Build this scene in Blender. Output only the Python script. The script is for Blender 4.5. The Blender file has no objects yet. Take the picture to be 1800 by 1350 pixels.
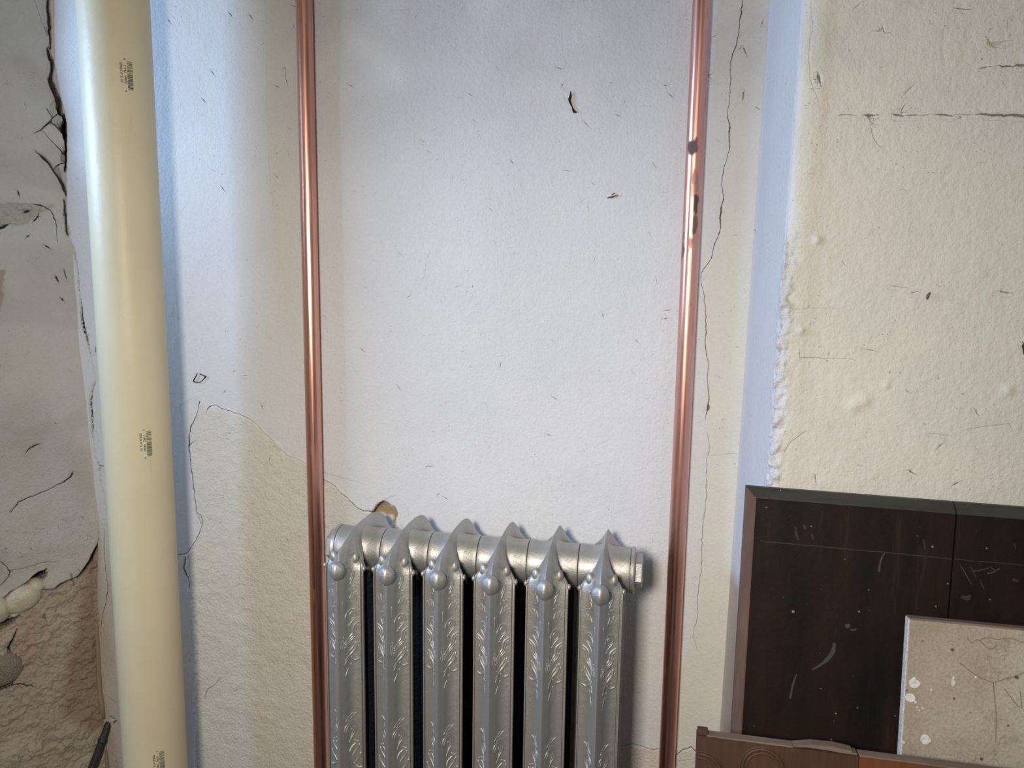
import bpy, bmesh, math, random
import numpy as np
from mathutils import Vector, Matrix

random.seed(7); np.random.seed(7)
S = bpy.context.scene
COL = S.collection
R = math.radians

# ------------------------------------------------------------------ camera
FPX = 1300.0                                   # focal length in pixels of the 1800 x 1350 frame
_a = np.array([-135.0, 9500.0, FPX]); _a /= np.linalg.norm(_a)          # world down, seen from the camera
_b = np.array([-6900.0, -(135 * 6900 + FPX * FPX) / 9500, FPX]); _b /= np.linalg.norm(_b)   # world left
WX, WZ = -_b, -_a
WY = np.cross(WZ, WX)
CAM = np.array([0.0, -1.27, 1.33])
cd = bpy.data.cameras.new('camera'); cd.sensor_width = 36; cd.lens = FPX / 1800 * 36
cd.clip_start = 0.02
cam = bpy.data.objects.new('camera', cd); COL.objects.link(cam)
cam.matrix_world = Matrix(((WX[0], -WX[1], -WX[2], CAM[0]),
                           (WY[0], -WY[1], -WY[2], CAM[1]),
                           (WZ[0], -WZ[1], -WZ[2], CAM[2]), (0, 0, 0, 1)))
S.camera = cam

# ------------------------------------------------------------------ world, lights, exposure
S.view_settings.view_transform = 'Standard'
S.view_settings.look = 'None'
S.view_settings.exposure = 0.0
S.view_settings.gamma = 1.0
S.view_settings.use_curve_mapping = False
S.cycles.max_bounces = 8
S.cycles.diffuse_bounces = 4
S.cycles.use_denoising = True
w = bpy.data.worlds.new('world'); S.world = w; w.use_nodes = True
bg = w.node_tree.nodes['Background']
bg.inputs[0].default_value = (1.0, 0.90, 0.74, 1); bg.inputs[1].default_value = 0.13


def area_light(name, loc, target, size, power, color, size_y=None):
    d = bpy.data.lights.new(name, 'AREA'); d.energy = power; d.color = color; d.size = size
    if size_y:
        d.shape = 'RECTANGLE'; d.size_y = size_y
    o = bpy.data.objects.new(name, d); COL.objects.link(o); o.location = loc
    o.rotation_euler = (Vector(target) - Vector(loc)).to_track_quat('-Z', 'Y').to_euler()
    return o


lamp = area_light('room_lamp', (-0.20, -1.52, 1.46), (-0.22, 0, 0.72), 0.16, 9.6, (1.0, 0.925, 0.835))
lamp.data.spread = R(125)
win = area_light('window_daylight', (-2.14, -0.89, 1.76), (-0.1, -0.1, 0.95), 0.40, 19.0, (0.40, 0.62, 1.0), 0.40)
win.data.spread = R(125)


# ------------------------------------------------------------------ helpers
def ray(u, v):
    q = np.array([u - 900.0, v - 675.0, FPX])
    return np.array([q @ WX, q @ WY, q @ WZ])


def hit(u, v, p0, n):
    d = ray(u, v); p0 = np.array(p0, float); n = np.array(n, float)
    return CAM + d * ((p0 - CAM) @ n) / (d @ n)


def at_y(u, v, y):
    return hit(u, v, (0, y, 0), (0, 1, 0))


def obj(name, me, mat=None, parent=None, smooth=None):
    if isinstance(me, bmesh.types.BMesh):
        bm = me; me = bpy.data.meshes.new(name); bm.to_mesh(me); bm.free()
    o = bpy.data.objects.new(name, me); COL.objects.link(o)
    if mat:
        me.materials.clear(); me.materials.append(mat)
    if parent:
        o.parent = parent
    if smooth is not None:
        me.polygons.foreach_set('use_smooth', [smooth] * len(me.polygons))
    return o


def thing(name, label, cat, loc=(0, 0, 0), group=None):
    o = bpy.data.objects.new(name, None); COL.objects.link(o); o.location = loc
    o.empty_display_size = 0.05
    return tag(o, label, cat, group)


def tag(o, label=None, cat=None, group=None, kind=None):
    if label: o['label'] = label
    if cat: o['category'] = cat
    if group: o['group'] = group
    if kind: o['kind'] = kind
    return o


class N:
    """small node-graph helper"""
    def __init__(self, name):
        self.m = bpy.data.materials.new(name); self.m.use_nodes = True
        self.t = self.m.node_tree; self.b = self.t.nodes['Principled BSDF']

    def node(self, typ, ins=None, **kw):
        n = self.t.nodes.new(typ)
        for k, v in kw.items(): setattr(n, k, v)
        for k, v in (ins or {}).items():
            if hasattr(v, 'is_linked'): self.t.links.new(v, n.inputs[k])
            else: n.inputs[k].default_value = v
        return n

    def attr(self, name, out='Fac'):
        return self.node('ShaderNodeAttribute', attribute_name=name).outputs[out]

    def math(self, op, a, b=0.0, c=None, clamp=False):
        ins = {0: a, 1: b}
        if c is not None: ins[2] = c
        return self.node('ShaderNodeMath', ins, operation=op, use_clamp=clamp).outputs[0]

    def obj_co(self, scale=(1, 1, 1)):
        c = self.node('ShaderNodeTexCoord').outputs['Object']
        return self.node('ShaderNodeMapping', {'Vector': c, 'Scale': scale}).outputs[0]

    def noise(self, co, scale, detail=3.0, rough=0.55, out='Fac'):
        return self.node('ShaderNodeTexNoise', {'Vector': co, 'Scale': scale, 'Detail': detail, 'Roughness': rough}).outputs[out]

    def ramp(self, fac, stops):
        n = self.node('ShaderNodeValToRGB', {'Fac': fac}); e = n.color_ramp.elements
        while len(e) < len(stops): e.new(0.5)
        for s, (p, c) in zip(e, stops):
            s.position = p; s.color = (*c, 1) if len(c) == 3 else c
        return n.outputs['Color']

    def rng(self, v, a, b, c=0.0, d=1.0):
        return self.node('ShaderNodeMapRange', {'Value': v, 'From Min': a, 'From Max': b, 'To Min': c, 'To Max': d}).outputs[0]

    def mix(self, fac, a, b, blend='MIX'):
        n = self.node('ShaderNodeMix', data_type='RGBA', blend_type=blend)
        for i, v in ((0, fac), (6, a), (7, b)):
            if hasattr(v, 'is_linked'): self.t.links.new(v, n.inputs[i])
            else: n.inputs[i].default_value = v if i == 0 else (*v, 1)
        return n.outputs[2]

    def bump(self, height, dist=1.0, strength=1.0):
        o = self.node('ShaderNodeBump', {'Height': height, 'Distance': dist, 'Strength': strength}).outputs[0]
        self.t.links.new(o, self.b.inputs['Normal'])

    def set(self, **kw):
        for k, v in kw.items():
            k = k.replace('_', ' ')
            if hasattr(v, 'is_linked'): self.t.links.new(v, self.b.inputs[k])
            else: self.b.inputs[k].default_value = (*v, 1) if isinstance(v, tuple) and len(v) == 3 else v
        return self


# ------------------------------------------------------------------ materials
def mat_plaster():
    g = N('painted_plaster'); co = g.obj_co()
    rough = g.attr('coarse')
    base = g.attr('paint', 'Color')
    big = g.noise(co, 7.0, 4, 0.6)
    base = g.mix(1.0, base, g.ramp(big, [(0.25, (0.955, 0.955, 0.96)), (0.75, (1.03, 1.025, 1.01))]), 'MULTIPLY')
    mid = g.noise(co, 150.0, 4, 0.65)
    base = g.mix(1.0, base, g.ramp(mid, [(0.3, (0.95, 0.95, 0.945)), (0.7, (1.02, 1.02, 1.02))]), 'MULTIPLY')
    pit = g.math('MULTIPLY', g.rng(g.noise(co, 330.0, 1, 0.4), 0.715, 0.76),
                 g.rng(g.noise(co, 26.0, 2), 0.47, 0.60))
    base = g.mix(g.math('MULTIPLY', pit, 0.7), base, (0.16, 0.15, 0.135))
    sd = g.math('ABSOLUTE', g.attr('crack_distance'))
    cw = g.attr('crack_width')
    wob = g.rng(g.noise(co, 420.0, 2), 0.3, 0.7, 0.35, 1.35)
    cww = g.math('MULTIPLY', cw, wob)
    line = g.math('MULTIPLY', g.math('SUBTRACT', cww, sd), 2600.0)
    line = g.math('MULTIPLY', g.math('ADD', line, 0.35, clamp=True), g.math('GREATER_THAN', cw, 0.00005))
    line = g.math('MULTIPLY', line, g.attr('crack_dark'))
    base = g.mix(line, base, (0.055, 0.045, 0.036))
    g.set(Base_Color=base, Roughness=0.78)
    g.b.inputs['Specular IOR Level'].default_value = 0.25
    h = g.math('MULTIPLY', g.noise(co, 210.0, 5, 0.62), g.math('MULTIPLY_ADD', rough, 0.0034, 0.0016))
    h = g.math('ADD', h, g.math('MULTIPLY', g.noise(co, 60.0, 3, 0.55), 0.0014))
    st = g.noise(g.obj_co((1, 1, 0.28)), 120.0, 2, 0.5)
    h = g.math('ADD', h, g.math('MULTIPLY', st, 0.0006))
    h = g.math('SUBTRACT', h, g.math('MULTIPLY', line, 0.0012))
    g.bump(h, 1.0, 0.85)
    return g.m


def simple(name, col, rough=0.6, metal=0.0, var=0.12, scale=60, bump=0.0005, spec=0.5):
    g = N(name); co = g.obj_co(); n = g.noise(co, scale, 4, 0.6)
    c = g.mix(1.0, col, g.ramp(n, [(0.25, (1 - var,) * 3), (0.75, (1 + var,) * 3)]), 'MULTIPLY')
    g.set(Base_Color=c, Roughness=rough, Metallic=metal)
    g.b.inputs['Specular IOR Level'].default_value = spec
    if bump: g.bump(g.math('MULTIPLY', g.noise(co, scale * 3, 3), bump * 4))
    return g.m


def mat_copper():
    g = N('copper')
    co = g.obj_co((1, 1, 0.02)); streak = g.noise(co, 260.0, 3, 0.6)
    big = g.noise(g.obj_co((1, 1, 0.25)), 22.0, 4, 0.6)
    c = g.mix(g.rng(big, 0.35, 0.7), (0.80, 0.43, 0.335), (0.70, 0.33, 0.25))
    stain = g.attr('tarnish')
    c = g.mix(stain, c, (0.05, 0.036, 0.034))
    g.set(Base_Color=c, Metallic=g.math('SUBTRACT', 1.0, g.math('MULTIPLY', stain, 0.75)), Roughness=g.math('ADD', g.rng(streak, 0.3, 0.7, 0.26, 0.40), g.math('MULTIPLY', stain, 0.25)))
    g.bump(g.math('MULTIPLY', streak, 0.00035))
    return g.m


def mat_pvc():
    g = N('cream_plastic'); co = g.obj_co()
    sc = g.noise(g.obj_co((1, 1, 0.06)), 110.0, 3, 0.6)
    bl = g.noise(co, 9.0, 4, 0.6)
    c = g.mix(g.rng(bl, 0.35, 0.7), (0.70, 0.645, 0.455), (0.665, 0.60, 0.41))
    c = g.mix(g.math('MULTIPLY', g.rng(sc, 0.66, 0.78), 0.35), c, (0.40, 0.37, 0.29))
    g.set(Base_Color=c, Roughness=0.44)
    g.b.inputs['Specular IOR Level'].default_value = 0.42
    g.bump(g.math('MULTIPLY', g.noise(co, 60.0, 3), 0.0006))
    return g.m


def mat_silver():
    g = N('silver_radiator_paint'); co = g.obj_co()
    n = g.noise(co, 35.0, 4, 0.6); f = g.noise(co, 420.0, 3, 0.6)
    c = g.mix(g.rng(n, 0.3, 0.7), (0.52, 0.515, 0.495), (0.40, 0.395, 0.372))
    c = g.mix(g.rng(f, 0.55, 0.85, 0.0, 0.3), c, (0.28, 0.255, 0.205))
    g.set(Base_Color=c, Metallic=0.80, Roughness=g.rng(n, 0.3, 0.7, 0.46, 0.57))
    g.bump(g.math('ADD', g.math('MULTIPLY', f, 0.0006), g.math('MULTIPLY', g.noise(co, 90.0, 3), 0.0012)), 1.0, 0.6)
    return g.m


def mat_wood(name, c1, c2, rough=0.5, axis=(1, 1, 0.06), scale=90, var=0.5, spec=0.4):
    g = N(name); co = g.obj_co(axis)
    n = g.noise(co, scale, 5, 0.65); b = g.noise(g.obj_co((1, 1, 0.5)), 9.0, 4, 0.6)
    c = g.mix(g.rng(n, 0.3, 0.72), c1, c2)
    c = g.mix(g.math('MULTIPLY', g.rng(b, 0.45, 0.72), var), c, tuple(x * 0.5 for x in c1))
    g.set(Base_Color=c, Roughness=g.rng(b, 0.3, 0.7, rough - 0.06, rough + 0.1))
    g.b.inputs['Specular IOR Level'].default_value = spec
    g.bump(g.math('MULTIPLY', n, 0.0009), 1.0, 0.6)
    return g.m


def mat_dark_panel():
    g = N('worn_dark_veneer'); co = g.obj_co()
    b = g.noise(g.obj_co((1, 1, 0.35)), 11.0, 5, 0.65); s = g.noise(g.obj_co((1, 1, 0.12)), 45.0, 4, 0.7)
    c = g.mix(g.rng(b, 0.35, 0.68), (0.0060, 0.0048, 0.0036), (0.0220, 0.0112, 0.0076))
    c = g.mix(g.math('MULTIPLY', g.rng(s, 0.60, 0.80), 0.5), c, (0.050, 0.041, 0.031))
    fl = g.noise(co, 240.0, 2, 0.5)
    c = g.mix(g.math('MULTIPLY', g.rng(fl, 0.745, 0.78), 0.5), c, (0.30, 0.27, 0.22))
    g.set(Base_Color=c, Roughness=g.rng(s, 0.3, 0.75, 0.50, 0.66))
    g.b.inputs['Specular IOR Level'].default_value = 0.16
    g.bump(g.math('MULTIPLY', g.noise(co, 130.0, 4), 0.0007), 1.0, 0.6)
    return g.m


def mat_beige():
    g = N('stained_beige_board'); co = g.obj_co()
    b = g.noise(co, 9.0, 5, 0.62); f = g.noise(co, 260.0, 4, 0.7); m = g.noise(co, 45.0, 5, 0.7)
    x = g.node('ShaderNodeSeparateXYZ', {0: g.node('ShaderNodeTexCoord').outputs['Object']})
    left = g.rng(g.math('ADD', x.outputs[0], g.math('MULTIPLY', b, 0.06)), 0.03, 0.17, 1.0, 0.0)
    c = g.mix(g.rng(b, 0.35, 0.68), (0.52, 0.475, 0.38), (0.37, 0.315, 0.235))
    c = g.mix(g.math('MULTIPLY', left, 0.55), c, (0.25, 0.19, 0.13))
    c = g.mix(g.math('MULTIPLY', g.rng(m, 0.52, 0.72), 0.6), c, (0.25, 0.215, 0.16))
    c = g.mix(1.0, c, g.ramp(f, [(0.3, (0.76, 0.76, 0.76)), (0.7, (1.18, 1.18, 1.18))]), 'MULTIPLY')
    vor = g.node('ShaderNodeTexVoronoi', {'Vector': g.mix(0.12, co, g.noise(co, 30.0, 3, 0.6, 'Color')), 'Scale': 11.0}, feature='DISTANCE_TO_EDGE').outputs['Distance']
    hair = g.math('MULTIPLY', g.rng(vor, 0.004, 0.016, 1.0, 0.0), g.rng(g.noise(co, 16.0, 2), 0.5, 0.62))
    c = g.mix(g.math('MULTIPLY', hair, 0.55), c, (0.16, 0.135, 0.10))
    g.set(Base_Color=c, Roughness=0.75)
    g.b.inputs['Specular IOR Level'].default_value = 0.25
    g.bump(g.math('MULTIPLY', f, 0.0008))
    return g.m


M = dict(
    plaster=mat_plaster(), copper=mat_copper(), pvc=mat_pvc(), silver=mat_silver(),
    ink=simple('black_ink', (0.03, 0.028, 0.022), 0.7, bump=0),
    panel=mat_dark_panel(),
    moulding=mat_wood('dusty_brown_moulding', (0.095, 0.054, 0.040), (0.145, 0.090, 0.069), 0.6, (1, 1, 0.2), 60, 0.3, 0.25),
    beige=mat_beige(),
    white_edge=simple('white_painted_edge', (0.62, 0.60, 0.57), 0.7, var=0.25, scale=120),
    white_paint=simple('white_paint', (0.66, 0.66, 0.60), 0.5, var=0.05),
    brown=mat_wood('worn_brown_wood', (0.050, 0.021, 0.0115), (0.080, 0.038, 0.021), 0.55, (1, 1, 0.06), 120, 0.5),
    orange=mat_wood('orange_brown_wood', (0.125, 0.040, 0.014), (0.160, 0.056, 0.021), 0.5, (1, 1, 0.06), 120, 0.3),
    raw=mat_wood('dusty_raw_wood', (0.15, 0.105, 0.075), (0.215, 0.165, 0.125), 0.8, (0.08, 1, 1), 120, 0.4, 0.2),
    floor=simple('grey_concrete', (0.13, 0.115, 0.10), 0.85, var=0.2, scale=12, bump=0.001),
    twig=simple('dried_brown_stem', (0.035, 0.023, 0.014), 1.0, spec=0.05, var=0.3, scale=300),
    husk=simple('dried_tan_husk', (0.20, 0.135, 0.07), 0.8, var=0.3, scale=300),
    stone_gloss=simple('glossy_cream_paint', (0.56, 0.51, 0.39), 0.22, var=0.1, scale=60, bump=0.0006),
    stone=simple('rough_grey_stone', (0.30, 0.26, 0.205), 0.85, var=0.3, scale=90, bump=0.0015),
    iron=simple('dark_rusted_iron', (0.055, 0.048, 0.042), 0.5, 0.5, var=0.35, scale=80),
    gap_shade=simple('gap_shade_iron', (0.018, 0.016, 0.014), 0.75, 0.0, var=0.4, scale=60),  # near-black, puts the shade between the radiator sections into the colour
    bead=simple('sandy_mortar', (0.46, 0.37, 0.25), 0.9, var=0.25, scale=300, bump=0.001),
)


# ------------------------------------------------------------------ noise and wall height fields
def vnoise(u, v, scale, seed):
    t = np.random.RandomState(seed).rand(256, 256)
    x = u * scale + 1000.37; y = v * scale + 1000.71
    i = np.floor(x).astype(np.int64); j = np.floor(y).astype(np.int64)
    fx = x - i; fy = y - j
    fx = fx * fx * fx * (fx * (fx * 6 - 15) + 10); fy = fy * fy * fy * (fy * (fy * 6 - 15) + 10)
    i0, i1, j0, j1 = i % 256, (i + 1) % 256, j % 256, (j + 1) % 256
    return (t[i0, j0] * (1 - fx) + t[i1, j0] * fx) * (1 - fy) + (t[i0, j1] * (1 - fx) + t[i1, j1] * fx) * fy - 0.5


def fbm(u, v, scale, seed, octaves=4, gain=0.5):
    s = 0; a = 1.0
    for k in range(octaves):
        s = s + a * vnoise(u, v, scale * 2 ** k, seed + k); a *= gain
    return s


def sstep(a, b, x):
    t = np.clip((x - a) / (b - a), 0, 1); return t * t * (3 - 2 * t)


class Wall:
    """a plaster face over a (u, v) grid with real relief, cracks and paint colours"""
    def __init__(self, us, vs, to_uv, seed):
        self.us, self.vs, self.to_uv, self.seed = us, vs, to_uv, seed
        self.U, self.V = np.meshgrid(us, vs)                # rows = v
        sh = self.U.shape
        self.disp = np.zeros(sh); self.sd = np.full(sh, 0.05); self.cw = np.zeros(sh); self.dark = np.ones(sh)
        self.coarse = np.zeros(sh); self.col = np.zeros(sh + (3,))

    def window(self, pts, pad):
        p = np.array(pts)
        a, b = np.searchsorted(self.us, [p[:, 0].min() - pad, p[:, 0].max() + pad])
        c, d = np.searchsorted(self.vs, [p[:, 1].min() - pad, p[:, 1].max() + pad])
        return slice(c, d), slice(a, b)

    def crack_uv(self, pts, widths, depth=None, dark=1.0, jit=0.0011):
        """pts in (u, v); widths = full width in mm at each point"""
        rng = np.random.RandomState(int(abs(pts[0][0] * 7919 + pts[0][1] * 104729) * 1000) % 100000)
        P = []; W = []
        for k in range(len(pts) - 1):
            p, q = np.array(pts[k]), np.array(pts[k + 1]); L = np.linalg.norm(q - p)
            n = max(1, int(L / 0.006))
            for i in range(n):
                t = i / n; o = np.zeros(2)
                if i: o = rng.uniform(-1, 1, 2) * min(jit, L * 0.2)
                P.append(p + (q - p) * t + o); W.append(widths[k] + (widths[k + 1] - widths[k]) * t)
        P.append(np.array(pts[-1])); W.append(widths[-1])
        for k in range(len(P) - 1):
            p, q = P[k], P[k + 1]; w0, w1 = W[k] * 0.0005, W[k + 1] * 0.0005
            reach = max(w0, w1) + 0.006
            sl = self.window([p, q], reach); U, V = self.U[sl], self.V[sl]
            if not U.size: continue
            d = q - p; L2 = d @ d + 1e-12
            t = np.clip(((U - p[0]) * d[0] + (V - p[1]) * d[1]) / L2, 0, 1)
            ex, ey = U - p[0] - t * d[0], V - p[1] - t * d[1]
            ad = np.hypot(ex, ey); sg = np.where(d[0] * ey - d[1] * ex >= 0, 1.0, -1.0)
            ww = w0 + (w1 - w0) * t
            m = (ad - ww < np.abs(self.sd[sl]) - self.cw[sl]) & (ad < reach)
            self.sd[sl] = np.where(m, ad * sg, self.sd[sl])
            self.cw[sl] = np.where(m, ww, self.cw[sl])
            self.dark[sl] = np.where(m, dark, self.dark[sl])
            dp = (depth if depth is not None else 1.2 * ww)
            g = dp * (1 - sstep(0.3, 1.25, ad / (ww + 0.0007)))
            self.disp[sl] = np.minimum(self.disp[sl], self._base[sl] - g)

    def crack(self, px, widths, **kw):
        if not hasattr(widths, '__len__'): widths = [widths] * len(px)
        self.crack_uv([self.to_uv(*p) for p in px], widths, **kw)

    def freeze(self):
        self._base = self.disp.copy()

    def poly(self, px, soft=0.004, wob=0.003, uv=False):
        """soft mask, 1 inside the polygon"""
        P = np.array(px if uv else [self.to_uv(*p) for p in px])
        sl = self.window(P, 0.05); U, V = self.U[sl], self.V[sl]
        if wob:
            U = U + wob * fbm(U, V, 90, 11, 3) * 2; V = V + wob * fbm(U, V, 90, 17, 3) * 2
        d = np.full(U.shape, 9.0); ins = np.zeros(U.shape, bool)
        for k in range(len(P)):
            a, b = P[k], P[(k + 1) % len(P)]; e = b - a
            t = np.clip(((U - a[0]) * e[0] + (V - a[1]) * e[1]) / (e @ e + 1e-12), 0, 1)
            d = np.minimum(d, np.hypot(U - a[0] - t * e[0], V - a[1] - t * e[1]))
            c = (a[1] > V) != (b[1] > V)
            with np.errstate(divide='ignore', invalid='ignore'):
                xi = (b[0] - a[0]) * (V - a[1]) / (b[1] - a[1] + 1e-15) + a[0]
            ins ^= c & (U < xi)
        m = np.zeros(self.U.shape)
        m[sl] = sstep(-soft, soft, np.where(ins, d, -d))
        return m

    def tint(self, mask, c, amount=1.0):
        k = (mask * amount)[..., None]
        self.col = self.col * (1 - k) + np.array(c) * k

    def build(self, name, pos, nrm, mat, keep=None):
        P = pos + nrm * self.disp[..., None]
        r, c = self.U.shape
        me = bpy.data.meshes.new(name)
        idx = np.arange(r * c).reshape(r, c)
        q = np.stack([idx[:-1, :-1], idx[:-1, 1:], idx[1:, 1:], idx[1:, :-1]], -1).reshape(-1, 4)
        if keep is not None:
            q = q[keep(0.5 * (self.U[:-1, :-1] + self.U[1:, 1:]), 0.5 * (self.V[:-1, :-1] + self.V[1:, 1:])).ravel()]
        me.vertices.add(r * c); me.vertices.foreach_set('co', P.reshape(-1).astype(np.float32))
        me.loops.add(q.size); me.loops.foreach_set('vertex_index', q.ravel().astype(np.int32))
        me.polygons.add(len(q)); me.polygons.foreach_set('loop_start', np.arange(0, q.size, 4, dtype=np.int32))
        me.polygons.foreach_set('use_smooth', np.ones(len(q), bool))
        me.update(calc_edges=True)
        for nm, arr in (('crack_distance', self.sd), ('crack_width', self.cw), ('crack_dark', self.dark), ('coarse', self.coarse)):
            a = me.attributes.new(nm, 'FLOAT', 'POINT'); a.data.foreach_set('value', arr.ravel().astype(np.float32))
        a = me.attributes.new('paint', 'FLOAT_COLOR', 'POINT')
        a.data.foreach_set('color', np.concatenate([self.col, np.ones((r, c, 1))], -1).ravel().astype(np.float32))
        o = obj(name, me, mat); o['kind'] = 'structure'
        return o


def axis_grid(lo, f0, f1, hi, fine, coarse=0.06):
    a = np.arange(lo, f0, coarse); b = np.arange(f0, f1, fine)
    c = np.arange(f1, hi + coarse * 0.5, coarse)
    return np.concatenate([a, b, c])


def specks(wall, n, urange, vrange, seed, wmax=1.5, dark=0.85):
    rng = np.random.RandomState(seed)
    for _ in range(n):
        u, v = rng.uniform(*urange), rng.uniform(*vrange); a = rng.uniform(0, 6.28); L = rng.choice([0.0008, 0.0016, 0.004], p=[0.62, 0.3, 0.08])
        s = rng.uniform(0.4, wmax)
        wall.crack_uv([(u, v), (u + L * math.cos(a), v + L * math.sin(a))], [s, s * 0.4], depth=0.0003, dark=dark * rng.uniform(0.4, 1))


# ------------------------------------------------------------------ structure: floor and walls
bm = bmesh.new(); bmesh.ops.create_grid(bm, x_segments=24, y_segments=24, size=2.0)
for v_ in bm.verts: v_.co.y -= 1.9; v_.co.z = 0.0
tag(obj('floor', bm, M['floor']), kind='structure')

WHITE = (0.66, 0.665, 0.675); CREAM = (0.66, 0.648, 0.60); PALE_LOW = (0.73, 0.695, 0.62); LIT_WHITE = (0.69, 0.695, 0.70)


_c = [at_y(u, v, 0.0) for u, v in [(93, -30), (97, 110), (107, 165), (120, 215), (121, 235), (120, 300), (119, 400), (127, 440), (135, 560), (147, 667), (157, 783), (163, 850),
                                   (173, 950), (172, 1050), (175, 1200), (186, 1290), (190, 1350)]]
CORNER = np.array(sorted([(p[0], p[2]) for p in _c], key=lambda q: q[1]))      # the ragged corner: x against height


def left_x(z):                                  # the left corner leans a little
    return np.interp(z, CORNER[:, 1], CORNER[:, 0])


def bw(u, v):
    p = at_y(u, v, 0.0); return (p[0], p[2])


# ---- back wall
W = Wall(axis_grid(-1.20, -1.185, 0.185, 0.20, 0.0018), axis_grid(0.0, 0.36, 1.90, 2.4, 0.0018), bw, 3)
U, V = W.U, W.V
W.disp = 0.004 * fbm(U, V, 4.0, 31, 2) + 0.0005 * fbm(U, V, 26.0, 41, 3)
W.disp -= 0.045 * sstep(0.0, 0.004, left_x(V) - 0.003 - U)       # hollow behind the cracked corner
W.col[:] = WHITE
px_mask = [(1306, -60), (1299, 60), (1284, 150), (1280, 240), (1268, 340), (1254, 450), (1236, 520), (1240, 640), (1244, 740), (1240, 850), (1235, 950), (1225, 1090), (1190, 1200), (1150, 1380), (1420, 1420), (1460, -80)]
W.tint(sstep(-0.62, -0.82, U) * sstep(0.95, 1.25, V), LIT_WHITE)  # upper left painted whiter to stand in for stronger window light
W.tint(W.poly(px_mask, 0.006, 0.004), CREAM)
W.tint(W.poly([(463, -40), (470, 200), (483, 380), (500, 560), (520, 640), (545, 640), (540, 300), (524, -40)], 0.012), CREAM, 0.45)  # warm band of the pipe's daylight shadow, painted into the wall colour
low = [(348, 707), (345, 728), (333, 753), (331, 787), (337, 830), (346, 900), (355, 920), (345, 950), (328, 975), (333, 1030), (345, 1100), (340, 1380),
       (570, 1400), (575, 860), (540, 815), (505, 800), (475, 770), (440, 737), (400, 722), (380, 714), (366, 722)]
mk = W.poly(low, 0.003, 0.003)
W.disp += mk * (0.0022 + 0.0016 * fbm(U, V, 60, 51, 3)); W.coarse = np.maximum(W.coarse, mk); W.tint(mk, (0.76, 0.735, 0.66), 0.85)  # rough patch, colour lightened to make up for weak lamp light
mk2 = W.poly([(570, 843), (590, 855), (612, 876), (640, 897), (664, 905), (690, 922), (720, 960), (720, 1400), (560, 1400)], 0.003, 0.002)
W.coarse = np.maximum(W.coarse, mk2 * 0.6); W.disp += 0.0012 * mk2; W.tint(mk2, CREAM, 0.6)
mk3 = W.poly([(1080, 1312), (1125, 1314), (1160, 1320), (1205, 1318), (1240, 1330), (1240, 1420), (1070, 1420)], 0.003, 0.003)
W.coarse = np.maximum(W.coarse, mk3); W.tint(mk3, PALE_LOW, 0.7)
gl = sstep(0.95, 0.60, V)
W.tint(gl * sstep(-0.55, 0.35, fbm(U, V, 6, 61, 4) + 0.12), PALE_LOW, 0.85)  # paler towards the floor, painted in to offset the lamp's falloff
W.tint(sstep(-0.98, -1.06, U) * sstep(0.98, 0.66, V), (0.44, 0.36, 0.275), 0.75)
W.tint(sstep(1.38, 1.80, V) * sstep(-0.75, -0.60, U) * sstep(-1.3, 0.6, fbm(U, V, 9, 71, 4)), (0.48, 0.48, 0.485), 0.85)  # greyer towards the top: light falloff painted into the wall colour
W.freeze()
hole = W.poly([(655, 901), (660, 892), (667, 886), (675, 883), (683, 887), (692, 892), (696, 903), (694, 914), (692, 924), (689, 910), (680, 906), (671, 900), (662, 903)], 0.0016, 0.0034)
W.disp -= 0.006 * hole; W.tint(hole, (0.36, 0.245, 0.135)); W.coarse = np.maximum(W.coarse, hole * 0.8)
W.freeze()
C = W.crack
C([(655, 902), (660, 893), (667, 886), (675, 882.5), (684, 887), (693, 893), (696, 902)], [3.5, 4, 3.2, 2.6, 1.4, 0.9, 0.6], depth=0.004)
C([(350, 707), (348, 720), (345, 728), (340, 738), (333, 753), (331, 770), (331, 787), (334, 805), (337, 830), (342, 855), (345, 880), (347, 900), (355, 905), (357, 915), (352, 935), (345, 950), (330, 972), (315, 975)],
  [2.5, 1.4, 1.6, 1.8, 2.4, 2.8, 3.4, 2.0, 2.0, 1.8, 1.4, 1.4, 1.2, 1.2, 1.6, 1.6, 1.6, 1.4])
C([(327, 978), (324, 1000), (332, 1015), (335, 1030)], [2.4, 2.6, 3.0, 1.2])
C([(331, 785), (338, 778), (344, 774)], [2.0, 1.4, 0.6])
C([(315, 725), (316, 714), (323, 707), (337, 700), (350, 706)], 0.5, dark=0.35)
C([(363, 722), (366, 716), (372, 713), (380, 714), (400, 722), (420, 728), (440, 737)], [1.5, 1.7, 1.2, 0.9, 0.9, 0.8, 0.8])
C([(440, 737), (455, 750), (465, 762), (475, 770), (490, 787), (505, 800), (520, 805), (540, 815)], [0.7, 0.6, 0.7, 0.8, 0.6, 0.8, 0.5, 0.5], dark=0.55)
C([(570, 831), (600, 840), (622, 845), (640, 851)], 0.5, dark=0.4)
C([(568, 842), (590, 855), (600, 867), (612, 876), (620, 884), (629, 893), (640, 898), (652, 899), (656, 902)], [0.9, 0.9, 1.0, 1.0, 1.2, 1.3, 1.6, 1.6, 2.0])
C([(671, 883), (680, 876), (695, 871)], 0.5, dark=0.45); C([(711, 887), (717, 895), (718, 908)], 0.5, dark=0.4)
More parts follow.
